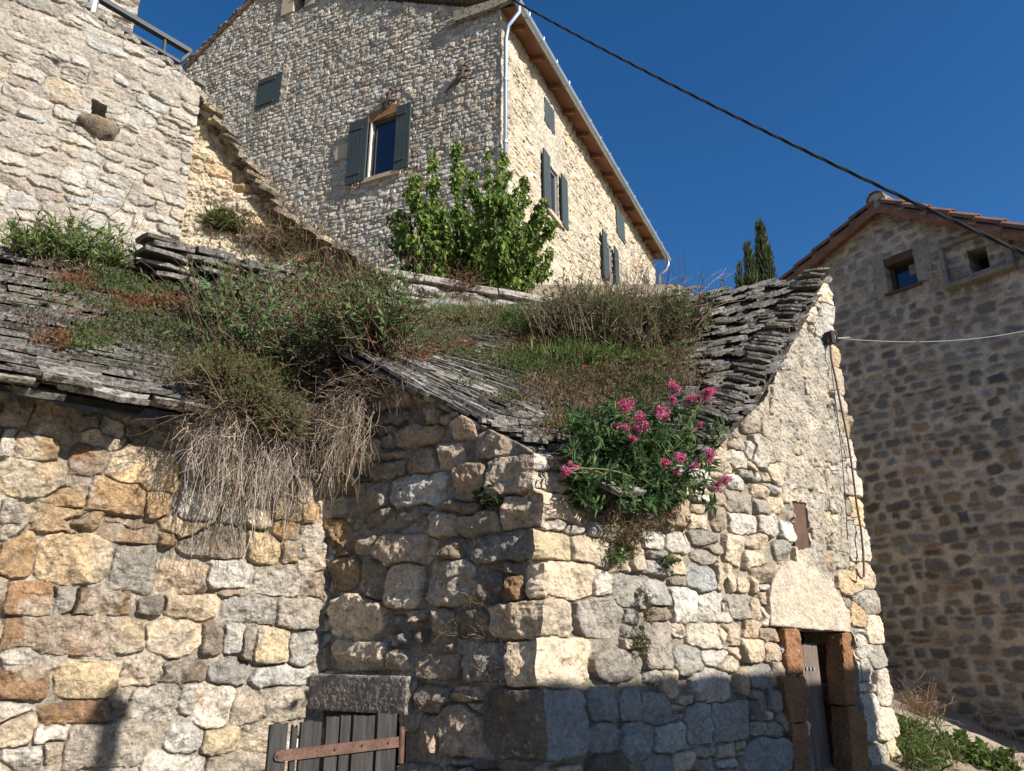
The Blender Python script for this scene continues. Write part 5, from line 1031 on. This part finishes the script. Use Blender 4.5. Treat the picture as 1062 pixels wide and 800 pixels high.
# ---- cypresses beyond the ridge
def cypress(label, tip, half, yb_, Y, n):
    e = at(*tip, Y); w = half / 800. * Y * 1.05; b_ = at(tip[0], yb_, Y); b_[0] = e[0]; b_[2] -= 1.5; H = e[2] - b_[2]
    r = empty('cypress', b_, label, 'tree', 'cypresses beyond the hut'); s = Veg(); s.stems(np.array([[b_, b_ * .5 + e * .5, e]]), .12, .01, [(.12, .09, .06)]); s.build('trunk', 'twig', r)
    z = 1 - rg.random(n) ** .75; th = rg.uniform(0, 2 * np.pi, n); prof = np.clip((1 - z) * 2.2, 0, 1) ** .75 * (.85 + .3 * vnoise(th * 2.2, z * 14, 901)); rad = w * prof * (.55 + .45 * rg.random(n) ** .4)
    P = np.stack([e[0] + np.cos(th) * rad, Y + np.sin(th) * rad, b_[2] + z * H], 1); D = unit(np.stack([np.cos(th) * .35, np.sin(th) * .35, np.ones(n)], 1) + .3 * rdir(rg, n))
    v = Veg(); v.leaves(P, D, rdir(rg, n), rg.uniform(.12, .3, n) * (Y / 20.), .05 * (Y / 20.), tint(rg, n, (.05, .07, .03), .3, (.085, .1, .04), .25), droop=.0); v.build('crown', 'leaf', r); return r
rg = np.random.default_rng(151)
cypress('tallest narrow cypress spire behind the hut ridge', (788, 233), 9.5, 305, 22., 3600)
cypress('middle cypress spire leaning close against the tallest one', (775, 254), 6.5, 305, 21., 1900)
cypress('short thin cypress left of the two taller spires', (766, 277), 4, 310, 22., 800)

# ---- weeds on the slope by the right house
rg = np.random.default_rng(161)
def gpt(px, py):                                               # ground point seen at a pixel
    r = ray(px, py); best = None
    for t in np.linspace(3, 14, 900):
        p = E0 + r * t
        if p[2] <= ground_z(np.array(p[0]), np.array(p[1])): return p
    return E0 + r * 8
gp = [gpt(x, y) for x, y in ((940, 770), (945, 785), (950, 800), (960, 780), (965, 795), (942, 760))]
bush('grass_tuft', 'fresh green grass at the foot of the hut corner', 'grass tuft', gp, (.12, .12, .01), 380, (.06, .2), .12, .006, 4, rg, green=(.1, .16, .035), pdry=.15, dry=TN, cone=.5)
for lab, px, k in (('broad leafed green weed on the slope below the gravel path', ((985, 778), (992, 785), (978, 790), (1000, 792)), 1.), ('second broad leafed weed at the lower edge near the path', ((1030, 800), (1040, 795), (1050, 803), (1022, 795)), 1.)):
    bush('leafy_weed', lab, 'weed', [gpt(*p) for p in px], (.08, .08, .01), 46, (.08, .2), .085, .075, 5, rg, green=(.1, .15, .04), pdry=.05, cone=.6, group='leafy weeds on the slope')
gp = [gpt(x, y) for x, y in ((955, 744), (962, 746), (950, 742))]
bush('dry_bush', 'dry straw coloured bush in front of the shaded house wall', 'bush', gp, (.06, .06, .01), 60, (.25, .42), .012, .006, 4, rg, green=TN, pdry=.5, dry=(.28, .2, .13), cone=.45, stem=(.28, .2, .14), r0=.003, bare=120, bareL=.38, stemrough=.08)
v = Veg(); n = 5000
xy = np.stack([rg.uniform(2.9, 6., n), rg.uniform(4.5, 9.5, n)], 1); k = fbm(xy[:, 0] * 1.6, xy[:, 1] * 1.6, 951, 3) > .0; xy = xy[k]; n = len(xy)
P = np.column_stack([xy, ground_z(xy[:, 0], xy[:, 1])]); v.leaves(P, unit(np.array([0, 0, 1.]) + .6 * rdir(rg, n)), rdir(rg, n), rg.uniform(.03, .12, n), .006, tint(rg, n, (.12, .12, .045), .3, TN, .5), droop=.2)
tag(v.build('slope_grass', 'leaf'), 'sparse dry grass on the earth slope beside the path', 'grass', None, 'stuff')
